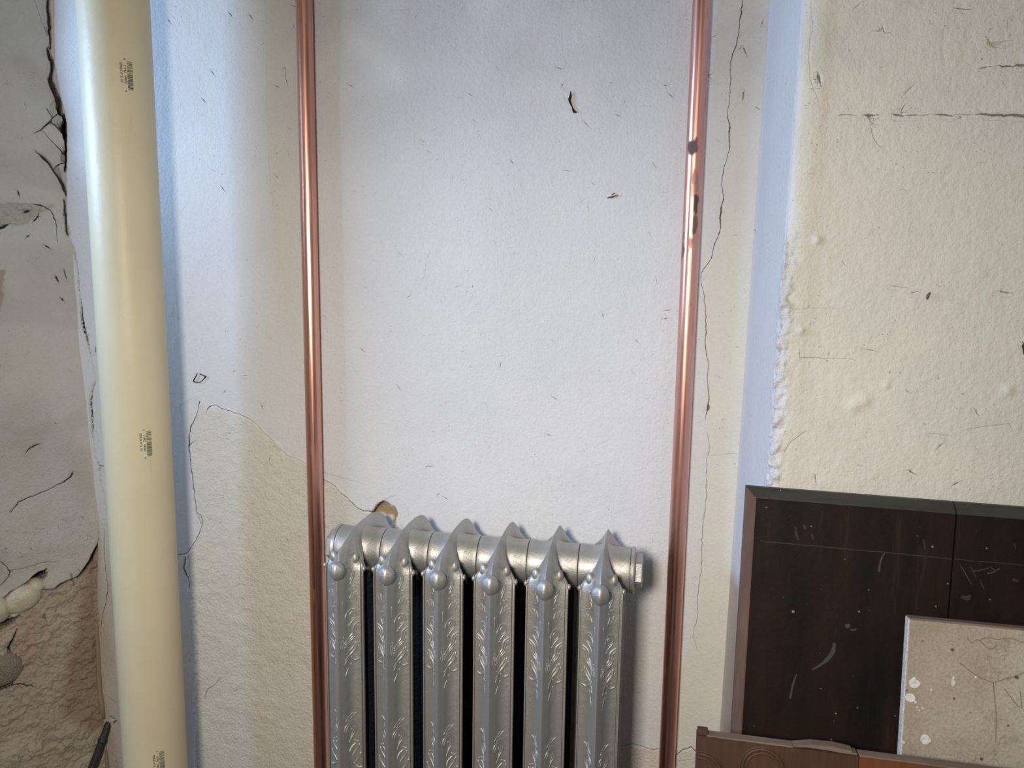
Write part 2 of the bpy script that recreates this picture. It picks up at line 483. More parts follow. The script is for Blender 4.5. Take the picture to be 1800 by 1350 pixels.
C([(1306, -20), (1305, 0), (1304, 22), (1300, 35), (1299, 60), (1292, 85), (1284, 110), (1284, 160), (1279, 200), (1283, 225), (1282, 265), (1274, 290), (1268, 325), (1272, 345), (1267, 375), (1267, 400), (1258, 425), (1250, 455), (1235, 475), (1232, 490), (1237, 515)],
  [1.0, 1.1, 2.2, 1.0, 1.2, 1.6, 1.0, 0.8, 0.7, 2.0, 0.9, 0.9, 0.9, 1.2, 2.6, 1.2, 1.3, 1.0, 0.9, 0.7, 0.8])
C([(1237, 515), (1240, 550), (1241, 570), (1240, 610), (1245, 640), (1243, 665), (1246, 705), (1244, 720), (1240, 735)], [0.8, 1.2, 1.6, 1.4, 0.9, 0.8, 1.8, 2.2, 0.7], dark=0.8)
C([(1244, 765), (1247, 785), (1242, 810), (1242, 850), (1240, 890), (1235, 930), (1234, 960), (1233, 1000), (1227, 1045), (1225, 1090), (1218, 1120), (1225, 1140)], [0.7, 0.7, 0.9, 0.8, 0.8, 1.1, 0.9, 0.8, 0.9, 0.7, 0.6, 0.4], dark=0.7)
C([(1247, 801), (1270, 799), (1291, 797)], 0.5, dark=0.4)
C([(1085, 1312), (1098, 1312), (1110, 1308), (1125, 1311), (1150, 1318), (1162, 1318)], [1.0, 0.9, 0.9, 0.8, 1.0, 1.0])
C([(1188, 1328), (1200, 1318), (1215, 1313), (1228, 1325)], [1.0, 1.3, 1.4, 1.6])
C([(529, 1160), (540, 1172), (548, 1180), (551, 1192)], [0.6, 0.8, 0.9, 0.6], dark=0.6); C([(525, 1215), (552, 1213)], 0.5, dark=0.4)
C([(360, 1228), (366, 1211), (378, 1203), (387, 1194)], [0.9, 1.3, 0.9, 0.6]); C([(525, 1090), (512, 1120), (520, 1140)], 0.5, dark=0.4)
C([(370, 1050), (400, 1040), (422, 1026), (445, 1030), (460, 1035)], [0.5, 0.8, 1.4, 0.9, 0.5], dark=0.35)
C([(466, -10), (468, 100), (470, 200), (474, 300), (483, 380)], 0.7, dark=0.22)
C([(182, 930), (182, 975), (186, 1010), (189, 1040), (184, 1065), (178, 1090), (176, 1120)], [0.8, 1.0, 0.8, 1.6, 1.4, 0.9, 0.6])
C([(195, 1262), (203, 1268), (197, 1274)], [4.0, 2.5, 2.0], depth=0.006); C([(195, 1310), (203, 1326), (205, 1340)], [5.0, 3.0, 1.6], depth=0.008)
# broken strip beside the corner
C([(119, 400), (120, 420), (128, 437), (131, 455), (135, 485), (139, 530), (142, 560), (146, 580), (153, 605), (160, 635), (167, 668), (160, 690), (158, 715), (160, 740), (162, 780), (165, 800), (172, 818), (175, 850), (185, 893)],
  [3.0, 2.6, 2.4, 2.0, 2.4, 3.2, 6.5, 7.0, 4.0, 2.2, 1.4, 3.5, 5.5, 6.0, 2.2, 2.0, 3.4, 1.8, 1.2], depth=0.009)
C([(172, 818), (180, 820), (190, 819)], [2.0, 1.6, 1.2])
C([(167, 612), (167, 620)], [2.2, 1.0]); C([(203, 1236), (190, 1225)], [0.8, 0.5])
for p in [(222, 54), (298, 37), (404, 24), (357, 175), (373, 127), (391, 330), (440, 28)]:
    C([p, (p[0] + 3, p[1] + 4)], [1.8, 1.0], depth=0.0005)
for p in [(516, 46), (515, 10), (619, 152), (826, 166), (742, 247), (487, 152), (486, 310), (500, 118), (988, 150), (985, 120), (1098, 180), (1086, 203), (1170, 150), (1179, 168), (1250, 130), (1255, 63), (1340, 40),
          (1332, 190), (1300, 85), (637, 615), (805, 503), (756, 820), (782, 875), (770, 870), (750, 820), (1170, 560), (1175, 545), (1060, 555), (430, 660), (395, 688), (410, 653), (1120, 600), (880, 640), (720, 520),
          (417, 1213), (428, 1052), (475, 805), (460, 715), (1150, 290), (900, 285), (975, 700), (700, 680), (965, 765)]:
    a_ = random.uniform(0, 6.28); l_ = random.choice([2, 3, 5])
    C([p, (p[0] + l_ * math.cos(a_), p[1] + l_ * math.sin(a_))], [random.uniform(1.0, 2.0), 0.6], depth=0.0004, dark=0.9)
C([(1308, 85), (1312, 95)], [2.4, 1.0], dark=0.7); C([(1307, 163), (1306, 175)], [2.4, 1.2], dark=0.8); C([(1245, 132), (1252, 140)], [1.6, 0.6], dark=0.5)
C([(501, 118), (503, 140), (507, 152)], [0.8, 0.9, 0.4], dark=0.8); C([(1030, 217), (1036, 223)], [1.4, 0.5], dark=0.8)
C([(740, 500), (748, 480), (752, 450)], 0.5, dark=0.35); C([(1034, 365), (1034, 358)], [0.9, 0.5], dark=0.6); C([(690, 17), (720, 15)], 0.5, dark=0.3)
specks(W, 230, (-1.10, 0.14), (0.4, 1.88), 5, 1.3, 0.7); specks(W, 170, (-0.85, -0.60), (0.38, 1.05), 6, 1.5, 0.75)
pos = np.stack([U, np.zeros_like(U), V], -1); nrm = np.zeros(pos.shape); nrm[..., 1] = -1
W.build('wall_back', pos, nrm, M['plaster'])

# ---- left wall; its opening towards the window lies in front of the frame's left edge
LA = R(45)                                       # the left wall splays out towards a window beyond the frame
LT = Vector((math.sin(LA), math.cos(LA), 0)); LN = Vector((math.cos(LA), -math.sin(LA), 0))


def lw(u, v):                                   # (distance along the wall, negative away from the corner; height)
    d = ray(u, v); x = -1.11
    for _ in range(6):
        p = hit(u, v, (x, 0, 0), tuple(LN)); x = left_x(p[2])
    return (p[1] / LT.y, p[2])


L = Wall(np.concatenate([np.arange(-2.4, -0.31, 0.05), np.arange(-0.30, 0.0125, 0.0017)]), axis_grid(0.0, 0.24, 1.92, 2.6, 0.0017), lw, 9)
U, V = L.U, L.V
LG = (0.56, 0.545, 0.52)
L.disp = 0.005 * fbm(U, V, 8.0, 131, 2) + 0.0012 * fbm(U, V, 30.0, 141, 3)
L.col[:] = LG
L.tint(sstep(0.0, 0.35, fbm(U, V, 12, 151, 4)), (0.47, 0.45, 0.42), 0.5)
lower = [(-330, 1130), (-150, 1105), (-60, 1075), (0, 1055), (20, 1040), (50, 1022), (72, 1009), (81, 1000), (75, 1015), (76, 1030), (81, 1037), (100, 1034), (111, 1024), (133, 1018), (150, 1000), (161, 984), (174, 953), (230, 960), (240, 1500), (-330, 1700)]
mk = L.poly(lower, 0.0016, 0.0012)
L.disp += mk * (-0.013 + 0.010 * fbm(U, V, 22, 161, 4) + 0.005 * fbm(U, V, 80, 171, 2) + 0.0035 * fbm(U, V, 210, 175, 2)); L.coarse = np.maximum(L.coarse, mk * 1.3)
L.disp += mk * 0.009 * sstep(0.80, 0.66, V)
L.tint(mk, (0.50, 0.435, 0.34))
L.tint(mk * sstep(-0.05, 0.25, fbm(U, V, 16, 181, 4)), (0.58, 0.51, 0.41), 0.7)
L.tint(mk * L.poly([(45, 1080), (70, 1070), (75, 1120), (65, 1180), (30, 1190), (25, 1150)], 0.012), (0.52, 0.37, 0.285), 0.65)
L.tint(mk * L.poly([(145, 1000), (176, 960), (190, 1280), (160, 1290), (110, 1260), (120, 1170), (140, 1080)], 0.014), (0.33, 0.235, 0.155), 0.8)
band = L.poly([(-260, 352), (-60, 362), (0, 357), (30, 355), (60, 361), (78, 363), (96, 359), (75, 378), (55, 388), (40, 392), (15, 396), (0, 402), (-60, 420), (-260, 440)], 0.002, 0.003)
L.disp += band * (-0.0055 + 0.009 * np.abs(fbm(U, V, 95, 191, 3))); L.coarse = np.maximum(L.coarse, band * 1.6); L.tint(band, (0.60, 0.58, 0.54), 0.8)
L.coarse = np.maximum(L.coarse, 0.8 * L.poly([(-60, 720), (60, 690), (130, 760), (160, 830), (172, 930), (140, 1010), (80, 1000), (-60, 1050)], 0.02))
L.tint(L.poly([(-40, 470), (8, 475), (8, 500), (3, 545), (-40, 560)], 0.003), (0.34, 0.29, 0.225), 0.8)
frag = L.poly([(88, 185), (100, 172), (112, 200), (116, 215), (92, 215)], 0.002, 0.001); L.disp -= 0.006 * frag; L.tint(frag, (0.40, 0.37, 0.32), 0.5)
frag = L.poly([(91, 212), (103, 199), (116, 201), (116, 220), (108, 226), (100, 222)], 0.002, 0.001); L.disp -= 0.002 * frag
frag = L.poly([(96, 217), (104, 224), (112, 236), (116, 240), (122, 232), (112, 224)], 0.002, 0.001); L.disp -= 0.008 * frag; L.tint(frag, (0.30, 0.26, 0.215), 0.7)
frag = L.poly([(109, 268), (119, 266), (118, 286), (108, 284)], 0.0015, 0.001); L.disp -= 0.007 * frag; L.tint(frag, (0.36, 0.29, 0.22), 0.8)
frag = L.poly([(92, 296), (102, 290), (107, 310), (113, 335), (104, 315)], 0.0015, 0.001); L.disp -= 0.005 * frag; L.tint(frag, (0.36, 0.32, 0.27), 0.7)
frag = L.poly([(112, 216), (118, 211), (122, 220), (122, 230), (117, 236), (110, 228)], 0.0015, 0.001); L.disp -= 0.03 * frag; L.tint(frag, (0.02, 0.017, 0.014))  # deep hole, its inner shade also painted black
L.freeze()
C = L.crack
C([(84, -10), (84, 10), (86, 40), (88, 62), (89, 85)], [3.5, 4.4, 5.6, 3.5, 2.1], depth=0.012)
C([(84, 85), (86, 95), (92, 108), (91, 125), (88, 140), (92, 150), (97, 162), (103, 175), (104, 190)], [2.8, 5.2, 6.1, 3.9, 7.0, 9.6, 8.8, 10.5, 7.0], depth=0.016)
C([(104, 190), (106, 198), (112, 202), (116, 210), (117, 222), (118, 230), (115, 240), (117, 252), (119, 262), (119, 280), (115, 300)], [8.8, 5.6, 4.2, 7.0, 19.2, 17.5, 7.0, 4.5, 7.0, 5.2, 2.1], depth=0.025)
C([(83, 192), (88, 200), (92, 206), (89, 213), (82, 219), (72, 228), (60, 234)], [1.3, 2.1, 1.6, 3.1, 3.1, 2.1, 0.8], depth=0.003)
C([(103, 198), (97, 203), (92, 207)], [1.8, 1.8, 1.6]); C([(104, 198), (110, 199), (116, 201)], 1.4)
C([(89, 215), (97, 219), (103, 226), (109, 234)], [2.6, 3.1, 2.6, 1.6], depth=0.004)  # shadowed edge of the fragment, drawn as a dark crack
C([(78, 232), (88, 245), (95, 252), (103, 260), (109, 266)], [0.8, 1.2, 1.3, 1.8, 2.6]); C([(109, 267), (112, 270)], 2.6)
C([(62, 265), (70, 271), (76, 277), (85, 285), (92, 296), (100, 307), (107, 318), (113, 333), (117, 344)], [0.7, 1.8, 5.2, 3.9, 3.4, 3.9, 5.9, 5.2, 2.6], depth=0.008)
C([(98, 293), (103, 289), (109, 287), (117, 286)], [1.8, 2.1, 2.3, 2.6])
C([(60, 359), (72, 361), (78, 363), (88, 369), (93, 376), (98, 388), (101, 400)], [1.8, 3.1, 1.8, 1.3, 1.6, 1.8, 1.0]); C([(45, 372), (50, 370)], [6.5, 3.9], depth=0.006)
C([(-5, 402), (5, 399), (13, 395)], [5.9, 5.2, 2.6], depth=0.006); C([(60, 388), (66, 381), (68, 376)], [2.9, 2.6, 1.3])
C([(113, 352), (115, 375), (117, 395), (119, 412)], [2.9, 4.4, 3.9, 2.9], depth=0.008)
C([(99, 400), (100, 415), (101, 425)], 0.9, dark=0.6); C([(60, 0), (68, 22), (76, 45), (83, 62)], [0.7, 0.9, 1.2, 1.6], dark=0.5)
C([(20, 900), (24, 893), (32, 883), (50, 874), (68, 868), (88, 859), (100, 852), (112, 847), (124, 838), (127, 832)], [1.3, 1.8, 2.3, 1.6, 1.8, 1.3, 1.8, 2.3, 2.9, 3.9])
C([(46, 795), (56, 786), (68, 781)], [1.3, 3.4, 2.1]); C([(113, 476), (117, 490)], [2.1, 1.3]); C([(99, 488), (102, 494)], [3.9, 2.6]); C([(109, 526), (111, 528)], [3.9, 2.6])
C([(82, 433), (87, 436)], [3.4, 1.6]); C([(48, 416), (50, 414)], [3.4, 2.6]); C([(32, 338), (34, 344)], [3.1, 1.3])
C([(-4, 985), (8, 993), (18, 1005), (10, 1020), (0, 1030)], [1.0, 1.6, 2.1, 1.6, 1.3]); C([(15, 1002), (40, 999), (65, 992), (85, 988), (100, 987)], [0.9, 1.2, 1.6, 1.8, 1.0], dark=0.6)
C([(172, 880), (173, 905), (175, 930), (174, 952)], [1.6, 1.8, 2.9, 3.9], depth=0.006)
C([(174, 954), (165, 975), (156, 992), (146, 1006), (136, 1016), (120, 1021), (108, 1028), (98, 1036), (82, 1038)], [3.9, 7.2, 7.2, 6.5, 4.5, 3.4, 6.5, 3.9, 2.9], depth=0.019)
C([(53, 1022), (62, 1019), (72, 1013), (79, 1004)], [5.2, 15.6, 18.2, 3.9], depth=0.035)  # cavity by the cream stone, its shade painted dark
C([(-20, 1112), (0, 1103), (18, 1094), (32, 1084)], [23.4, 18.2, 11.7, 3.9], depth=0.022, dark=0.8)  # shadow under the cream stone, painted as a wide dark crack
C([(30, 1107), (27, 1115), (20, 1128), (15, 1140), (16, 1148), (22, 1155), (27, 1168), (28, 1185), (24, 1198), (12, 1207), (-2, 1214)], [1.0, 2.1, 2.9, 4.7, 4.5, 3.9, 4.4, 4.4, 5.2, 11.7, 13.0], depth=0.012)
C([(22, 1205), (40, 1204), (58, 1209)], [2.6, 2.9, 1.6]); C([(126, 1010), (130, 1030)], [3.9, 2.6], dark=0.5); C([(78, 1083), (80, 1088)], [6.5, 3.9], dark=0.6)
specks(L, 130, (-0.28, -0.005), (0.4, 1.88), 15, 1.6, 0.8); specks(L, 260, (-0.16, -0.002), (0.3, 0.86), 16, 2.6, 0.75)
LX = left_x(V)
pos = np.stack([LX + U * LT.x, U * LT.y, V], -1); nrm = np.zeros(pos.shape); nrm[..., 0] = LN.x; nrm[..., 1] = LN.y
wall_left = L.build('wall_left', pos, nrm, M['plaster'], keep=lambda u, v: ~((u < -0.125) & (v > 1.565) & (v < 2.25) & (u > -2.0)))

# ---- right projecting wall: return face, ragged corner, front face
YF = -0.25
def rx(z, x0): return x0 + 0.0108 * (z - 1.2)
cu = np.arange(-0.262, 0.0, 0.0022)                     # along the return, corner at 0
fu = np.arange(0.0, 0.46, 0.0022)
us = np.concatenate([cu, fu, np.arange(0.46, 0.95, 0.05)])


def rw(u, v):                                           # a photo point on the front face
    p = at_y(u, v, YF); return (p[0] - rx(p[2], 0.1607), p[2])


def rr(u, v):                                           # a photo point on the return face
    p = hit(u, v, (0.156, 0, 0), (1, 0, 0)); return (YF - p[1], p[2])


Q = Wall(us, axis_grid(0.0, 0.56, 1.90, 2.4, 0.0022), rw, 21)
U, V = Q.U, Q.V
fr = sstep(-0.004, 0.004, U)
Q.disp = 0.003 * fbm(U, V, 4.0, 231, 2) * fr + 0.0005 * fbm(U, V, 30.0, 241, 3) * (0.4 + 0.6 * fr)
Q.col[:] = WHITE; Q.coarse[:] = -0.15
RC = (0.665, 0.64, 0.565)
edge_w = 0.006 + 0.006 * sstep(1.5, 1.35, V) * (1 + fbm(U, V, 40, 251, 3) * 2)
Q.tint(sstep(edge_w - 0.003, edge_w + 0.003, U), RC)
Q.tint(fr * sstep(0.1, 0.4, fbm(U, V, 7, 261, 4)), (0.63, 0.615, 0.55), 0.5)
Q.tint(fr * sstep(1.52, 1.62, V) * sstep(-0.1, 0.3, fbm(U, V, 10, 265, 4)), (0.57, 0.555, 0.51), 0.55)
chip = np.exp(-((U - 0.003) / 0.011) ** 2) * sstep(1.42, 1.36, V)
Q.disp += chip * (0.007 * fbm(U, V, 80, 271, 2) + 0.005 * fbm(U, V, 200, 275, 2) + 0.001); Q.coarse = np.maximum(Q.coarse, chip * 1.2)
lump = np.exp(-((U - 0.022) / 0.016) ** 2); Q.disp += 0.0025 * lump
def bump_at(px, rad, h):
    c = rw(*px); Q.disp[:] += h * np.exp(-(((Q.U - c[0]) ** 2 + (Q.V - c[1]) ** 2) / rad ** 2))
bump_at((1437, 422), 0.005, 0.004); bump_at((1408, 581), 0.005, 0.003); bump_at((1500, 714), 0.008, 0.003); bump_at((1519, 705), 0.008, 0.003); bump_at((1557, 678), 0.004, 0.002); bump_at((1772, 687), 0.006, 0.003)
Q.freeze()
C = Q.crack
C([(1478, 202), (1499, 202)], [1.2, 1.0], dark=0.5); C([(1524, 203), (1535, 203)], [2.6, 3.0], dark=0.75); C([(1525, 206), (1530, 214), (1537, 217), (1532, 219)], 0.6, dark=0.6)
C([(1574, 202), (1585, 203)], [2.6, 3.0], dark=0.7); C([(1596, 203), (1612, 202)], [1.6, 0.8], dark=0.7); C([(1648, 201), (1660, 202), (1672, 204)], [1.4, 2.2, 1.8], dark=0.75)
C([(1612, 202), (1648, 202)], 0.5, dark=0.4); C([(1672, 202), (1722, 202)], 0.6, dark=0.5); C([(1722, 200), (1745, 203), (1775, 202), (1790, 203), (1830, 203)], [1.8, 3.0, 2.6, 3.6, 3.8], dark=0.75)
C([(1532, 228), (1534, 240), (1545, 256)], 0.5, dark=0.6); C([(1726, 119), (1735, 118)], [1.2, 1.8], dark=0.6); C([(1760, 117), (1775, 116), (1782, 118)], [1.4, 2.0, 1.2], dark=0.8); C([(1787, 114), (1800, 115)], [2.0, 4.0], dark=0.7)
C([(1738, 70), (1742, 76), (1755, 75), (1770, 72)], [2.0, 3.0, 3.0, 1.6], dark=0.32); C([(1741, 77), (1750, 82), (1758, 84)], [2.8, 2.6, 1.2], dark=0.32)
C([(1540, 54), (1550, 54)], 1.2, dark=0.5); C([(1552, 48), (1555, 58), (1560, 58)], 0.9, dark=0.6); C([(1683, 14), (1698, 16)], 1.2, dark=0.6); C([(1590, 165), (1600, 155), (1608, 148)], [1.2, 1.8, 0.8], dark=0.35); C([(1585, 193), (1589, 187)], [1.6, 0.8], dark=0.7)
C([(1504, 13), (1511, 7)], [1.0, 0.8], dark=0.5); C([(1659, 52), (1656, 80), (1660, 110)], [3.0, 5.0, 3.0], dark=0.10, depth=0.0002); C([(1696, 45), (1698, 80)], [5.0, 4.0], dark=0.08, depth=0.0002)
C([(1568, 503), (1592, 506)], [0.9, 0.9], dark=0.3); C([(1604, 515), (1610, 513)], [1.2, 1.0], dark=0.6); C([(1762, 513), (1774, 515)], [2.0, 2.0], dark=0.6); C([(1390, 542), (1470, 542)], [0.6, 0.5], dark=0.3)
C([(1410, 629), (1440, 629), (1500, 632)], [1.4, 0.8, 0.5], dark=0.35); C([(1522, 614), (1535, 616)], 0.8, dark=0.6); C([(1696, 756), (1740, 749), (1775, 745), (1778, 752)], [0.4, 0.6, 0.6, 0.4], dark=0.45)
C([(1634, 762), (1665, 765)], 0.6, dark=0.4); C([(1652, 784), (1656, 780)], [1.8, 1.0], dark=0.6); C([(1600, 829), (1606, 832)], [2.0, 1.0], dark=0.8); C([(1677, 852), (1684, 848)], [2.0, 1.2], dark=0.7); C([(1433, 838), (1434, 845)], [1.6, 1.0], dark=0.6)
C([(1716, 723), (1719, 729)], [1.8, 1.0], dark=0.6); C([(1800, 608), (1802, 622)], [3.0, 2.0]); C([(1378, 795), (1385, 782), (1405, 765), (1412, 760)], [0.9, 0.8, 0.8, 1.2], dark=0.5)
C([(1425, 5), (1428, 40), (1422, 90), (1424, 140), (1435, 170), (1440, 190)], [0.6, 0.9, 0.9, 1.0, 0.9, 0.5], dark=0.3)
Q.to_uv = rr
C([(1395, 128), (1395, 136)], [4.0, 2.5], dark=0.75); C([(1363, 296), (1363, 300)], [2.5, 2.0], dark=0.7); C([(1373, 144), (1372, 148)], [1.6, 1.0], dark=0.6)
C([(1350, 356), (1349, 366)], [1.6, 1.2]); C([(1330, 405), (1331, 408)], [2.0, 1.6]); C([(1369, 226), (1368, 240)], [0.9, 0.6], dark=0.5); C([(1346, 75), (1347, 78)], [1.6, 1.0]); C([(1345, 40), (1341, 20)], [0.6, 0.5], dark=0.3)
C([(1318, 728), (1320, 745)], [1.4, 0.9], dark=0.4); C([(1316, 870), (1319, 848)], [1.6, 1.0], dark=0.5); C([(1285, 907), (1284, 912)], [2.0, 1.4])
C([(1272, 1262), (1274, 1275), (1272, 1290)], [2.0, 3.0, 3.0], dark=0.7)
specks(Q, 60, (0.01, 0.42), (0.98, 1.88), 25, 1.4, 0.5); specks(Q, 40, (-0.24, -0.01), (0.6, 1.88), 26, 1.2, 0.7)
t = np.clip((U + 0.25) / 0.25, -0.2, 1)                 # 0 at the back wall, 1 at the corner
xb = rx(V, 0.1508) + 0.0099 * t
ang = sstep(-0.006, 0.006, U) * (math.pi / 2)
rc = 0.005
px_ = np.where(U < 0, xb, rx(V, 0.1607) + U); py_ = np.where(U < 0, YF - U, YF)
nrm = np.stack([-np.cos(ang), -np.sin(ang), np.zeros_like(U)], -1)
sh = rc * np.exp(-(U / 0.006) ** 2) * 0.5               # round the arris
pos = np.stack([px_, py_, V], -1) - nrm * sh[..., None]
Q.build('wall_right', pos, nrm, M['plaster'])

# ---- pieces bedded in the left wall
def lump(name, centre, rx_, ry_, rz_, rot, mat, seed, rough=0.12, parent=None, sub=3):
    bm = bmesh.new(); bmesh.ops.create_icosphere(bm, subdivisions=sub, radius=1.0)
    rs = np.random.RandomState(seed); ph = rs.uniform(0, 6, (5, 3)); fr_ = rs.uniform(1.5, 4, (5, 3))
    for v_ in bm.verts:
        k = sum(math.sin(fr_[i] @ np.array(v_.co) + ph[i][0]) for i in range(5)) / 5
        v_.co *= 1 + rough * k
        v_.co = Vector((v_.co.x * rx_, v_.co.y * ry_, v_.co.z * rz_))
    bmesh.ops.rotate(bm, verts=bm.verts, cent=(0, 0, 0), matrix=Matrix.Rotation(-LA, 3, 'Z') @ Matrix.Rotation(rot, 3, 'X'))
    bmesh.ops.translate(bm, verts=bm.verts, vec=centre)
    return obj(name, bm, mat, parent, True)


def lpt(u, v, off):
    w_, z = lw(u, v); return Vector((left_x(z), 0, z)) + LT * w_ + LN * off


s_ = lump('stone', lpt(40, 1052, -0.004), 0.022, 0.037, 0.025, R(30), M['stone_gloss'], 3, 0.07, wall_left)
s_['label'] = 'glossy cream painted stone bulging from the broken left wall'
lump('stone', lpt(63, 1032, -0.010), 0.018, 0.016, 0.016, R(20), M['stone_gloss'], 5, 0.12, wall_left)
lump('stone', lpt(-8, 1072, -0.002), 0.024, 0.026, 0.026, R(30), M['stone_gloss'], 8, 0.08, wall_left)
lump('stone', lpt(26, 1080, -0.010), 0.016, 0.010, 0.007, R(10), M['stone_gloss'], 9, 0.1, wall_left)
s_ = lump('stone', lpt(-12, 1178, -0.010), 0.026, 0.052, 0.040, R(-12), M['stone'], 12, 0.10, wall_left)
s_['label'] = 'rough grey brown stone set in the left wall'


def tube(pts, rad, seg=8, cap=True):
    """bmesh tube along points; rad a number or a list"""
    bm = bmesh.new(); pts = [Vector(p) for p in pts]; n = len(pts); rings = []
    if not hasattr(rad, '__len__'): rad = [rad] * n
    up = None
    for i, p in enumerate(pts):
        d = (pts[min(i + 1, n - 1)] - pts[max(i - 1, 0)]).normalized()
        if up is None or abs(up.dot(d)) > 0.95:
            up = Vector((0, 1, 0)) if abs(d.y) < 0.9 else Vector((1, 0, 0))
        s = d.cross(up).normalized(); up = s.cross(d).normalized()
        rings.append([bm.verts.new(p + (s * math.cos(6.2832 * k / seg) + up * math.sin(6.2832 * k / seg)) * rad[i]) for k in range(seg)])
    for a, b in zip(rings, rings[1:]):
        for k in range(seg):
            bm.faces.new((a[k], a[(k + 1) % seg], b[(k + 1) % seg], b[k]))
    if cap:
        bm.faces.new(rings[0][::-1]); bm.faces.new(rings[-1])
    bmesh.ops.recalc_face_normals(bm, faces=bm.faces)
    return bm


# mortar bead down the left corner
pts = []; rad = []
for k, (u, v) in enumerate([(170, 1085), (171, 1110), (173, 1140), (174, 1165), (175, 1190), (177, 1215), (180, 1240), (184, 1262)]):
    p = at_y(u, v, 0); pts.append((p[0] + 0.001, -0.003, p[2])); rad.append([0.002, 0.0035, 0.0042, 0.004, 0.0052, 0.0045, 0.005, 0.0025][k])
b_ = obj('mortar_bead', tube(pts, rad, 7), M['bead'], wall_left, True); b_['label'] = 'pale sandy mortar bead in the corner'
pts = []
for u, v in [(185, 1305), (188, 1330), (192, 1365), (196, 1400)]:
    p = at_y(u, v, 0); pts.append((p[0] + 0.001, -0.003, p[2]))
obj('mortar_bead', tube(pts, [0.0015, 0.0035, 0.003, 0.003], 7), M['bead'], wall_left, True)
# dark iron bar coming out of the corner
p0, p1 = lpt(190, 1272, 0.004), lpt(150, 1372, 0.016)
d_ = (p1 - p0)
ib = thing('iron_bar', 'dark round iron bar slanting out of the corner at the lower left', 'bar', p0 + d_ * 2.2)
pts = [p0 - d_ * 0.05 - ib.location + Vector((0, 0, 0))] + [p0 + d_ * k / 6 * 2.2 - ib.location for k in range(0, 7)]
obj('rod', tube(pts, [0.006, 0.0075, 0.008, 0.0085, 0.0085, 0.0085, 0.0085, 0.0085], 14), M['iron'], ib, True)
obj('collar', tube([p0 + d_ * 0.25 - ib.location, p0 + d_ * 0.29 - ib.location], 0.0092, 14), M['iron'], ib, True)


# ------------------------------------------------------------------ pipes
def cylinder_mesh(name, r, z0, z1, seg, rows, stain=None, inner=None):
    zs = np.linspace(z0, z1, rows); an = np.linspace(0, 2 * np.pi, seg, endpoint=False)
    A, Z = np.meshgrid(an, zs)
    v = np.stack([r * np.cos(A), r * np.sin(A), Z], -1).reshape(-1, 3)
    idx = np.arange(rows * seg).reshape(rows, seg); nx = np.roll(idx, -1, 1)
    f = np.stack([idx[:-1], nx[:-1], nx[1:], idx[1:]], -1).reshape(-1, 4).tolist()
    me = bpy.data.meshes.new(name); me.from_pydata(v.tolist(), [], f)
    me.polygons.foreach_set('use_smooth', [True] * len(me.polygons))
    if stain is not None:
        a = me.attributes.new('tarnish', 'FLOAT', 'POINT'); a.data.foreach_set('value', stain(A, Z).ravel().astype(np.float32))
    return me


def ring_cap(name, r, ri, z, mat, parent):
    bm = bmesh.new()
    for a, b in ((0, 0),):
        o_ = [bm.verts.new((r * math.cos(k * math.pi / 24), r * math.sin(k * math.pi / 24), z)) for k in range(48)]
        i_ = [bm.verts.new((ri * math.cos(k * math.pi / 24), ri * math.sin(k * math.pi / 24), z)) for k in range(48)]
        for k in range(48): bm.faces.new((o_[k], o_[(k + 1) % 48], i_[(k + 1) % 48], i_[k]))
    return obj(name, bm, mat, parent)


# --- large cream plastic pipe
PR = 0.0537; PX, PY = -0.876, -0.15
pvc = thing('plastic_pipe', 'thick cream plastic drain pipe standing upright by the left corner', 'pipe', (PX, PY, 0))
obj('pipe_body', cylinder_mesh('pipe_body', PR, 0.0, 2.35, 96, 40), M['pvc'], pvc)
ring_cap('pipe_rim', PR, PR - 0.004, 2.35, M['pvc'], pvc)


def pipe_angle(u, v):                            # where a photo point lies around the pipe
    d = ray(u, v); o = CAM - np.array([PX, PY, 0])
    A = d[0] ** 2 + d[1] ** 2; B = o[0] * d[0] + o[1] * d[1]; Cc = o[0] ** 2 + o[1] ** 2 - PR ** 2
    t = (-B - math.sqrt(max(B * B - A * Cc, 0))) / A; p = o + d * t
    return math.atan2(p[1], p[0]), CAM[2] + d[2] * t


def text_mesh(body, size):
    cu = bpy.data.curves.new('txt', 'FONT'); cu.body = body; cu.size = size; cu.resolution_u = 2; cu.offset = size * 0.018
    o = bpy.data.objects.new('txt', cu); COL.objects.link(o)
    dg = bpy.context.evaluated_depsgraph_get(); me = bpy.data.meshes.new_from_object(o.evaluated_get(dg))
    bpy.data.objects.remove(o)
    return me


def wrap(me, ang, z, tx, ty):
    """print a flat mesh on the pipe: reading direction runs down the pipe, letter tops to the right"""
    for v_ in me.vertices:
        s, h = v_.co.x + tx, v_.co.y + ty
        a = ang + h / PR
        v_.co = ((PR + 0.00025) * math.cos(a), (PR + 0.00025) * math.sin(a), z - s)
    return me


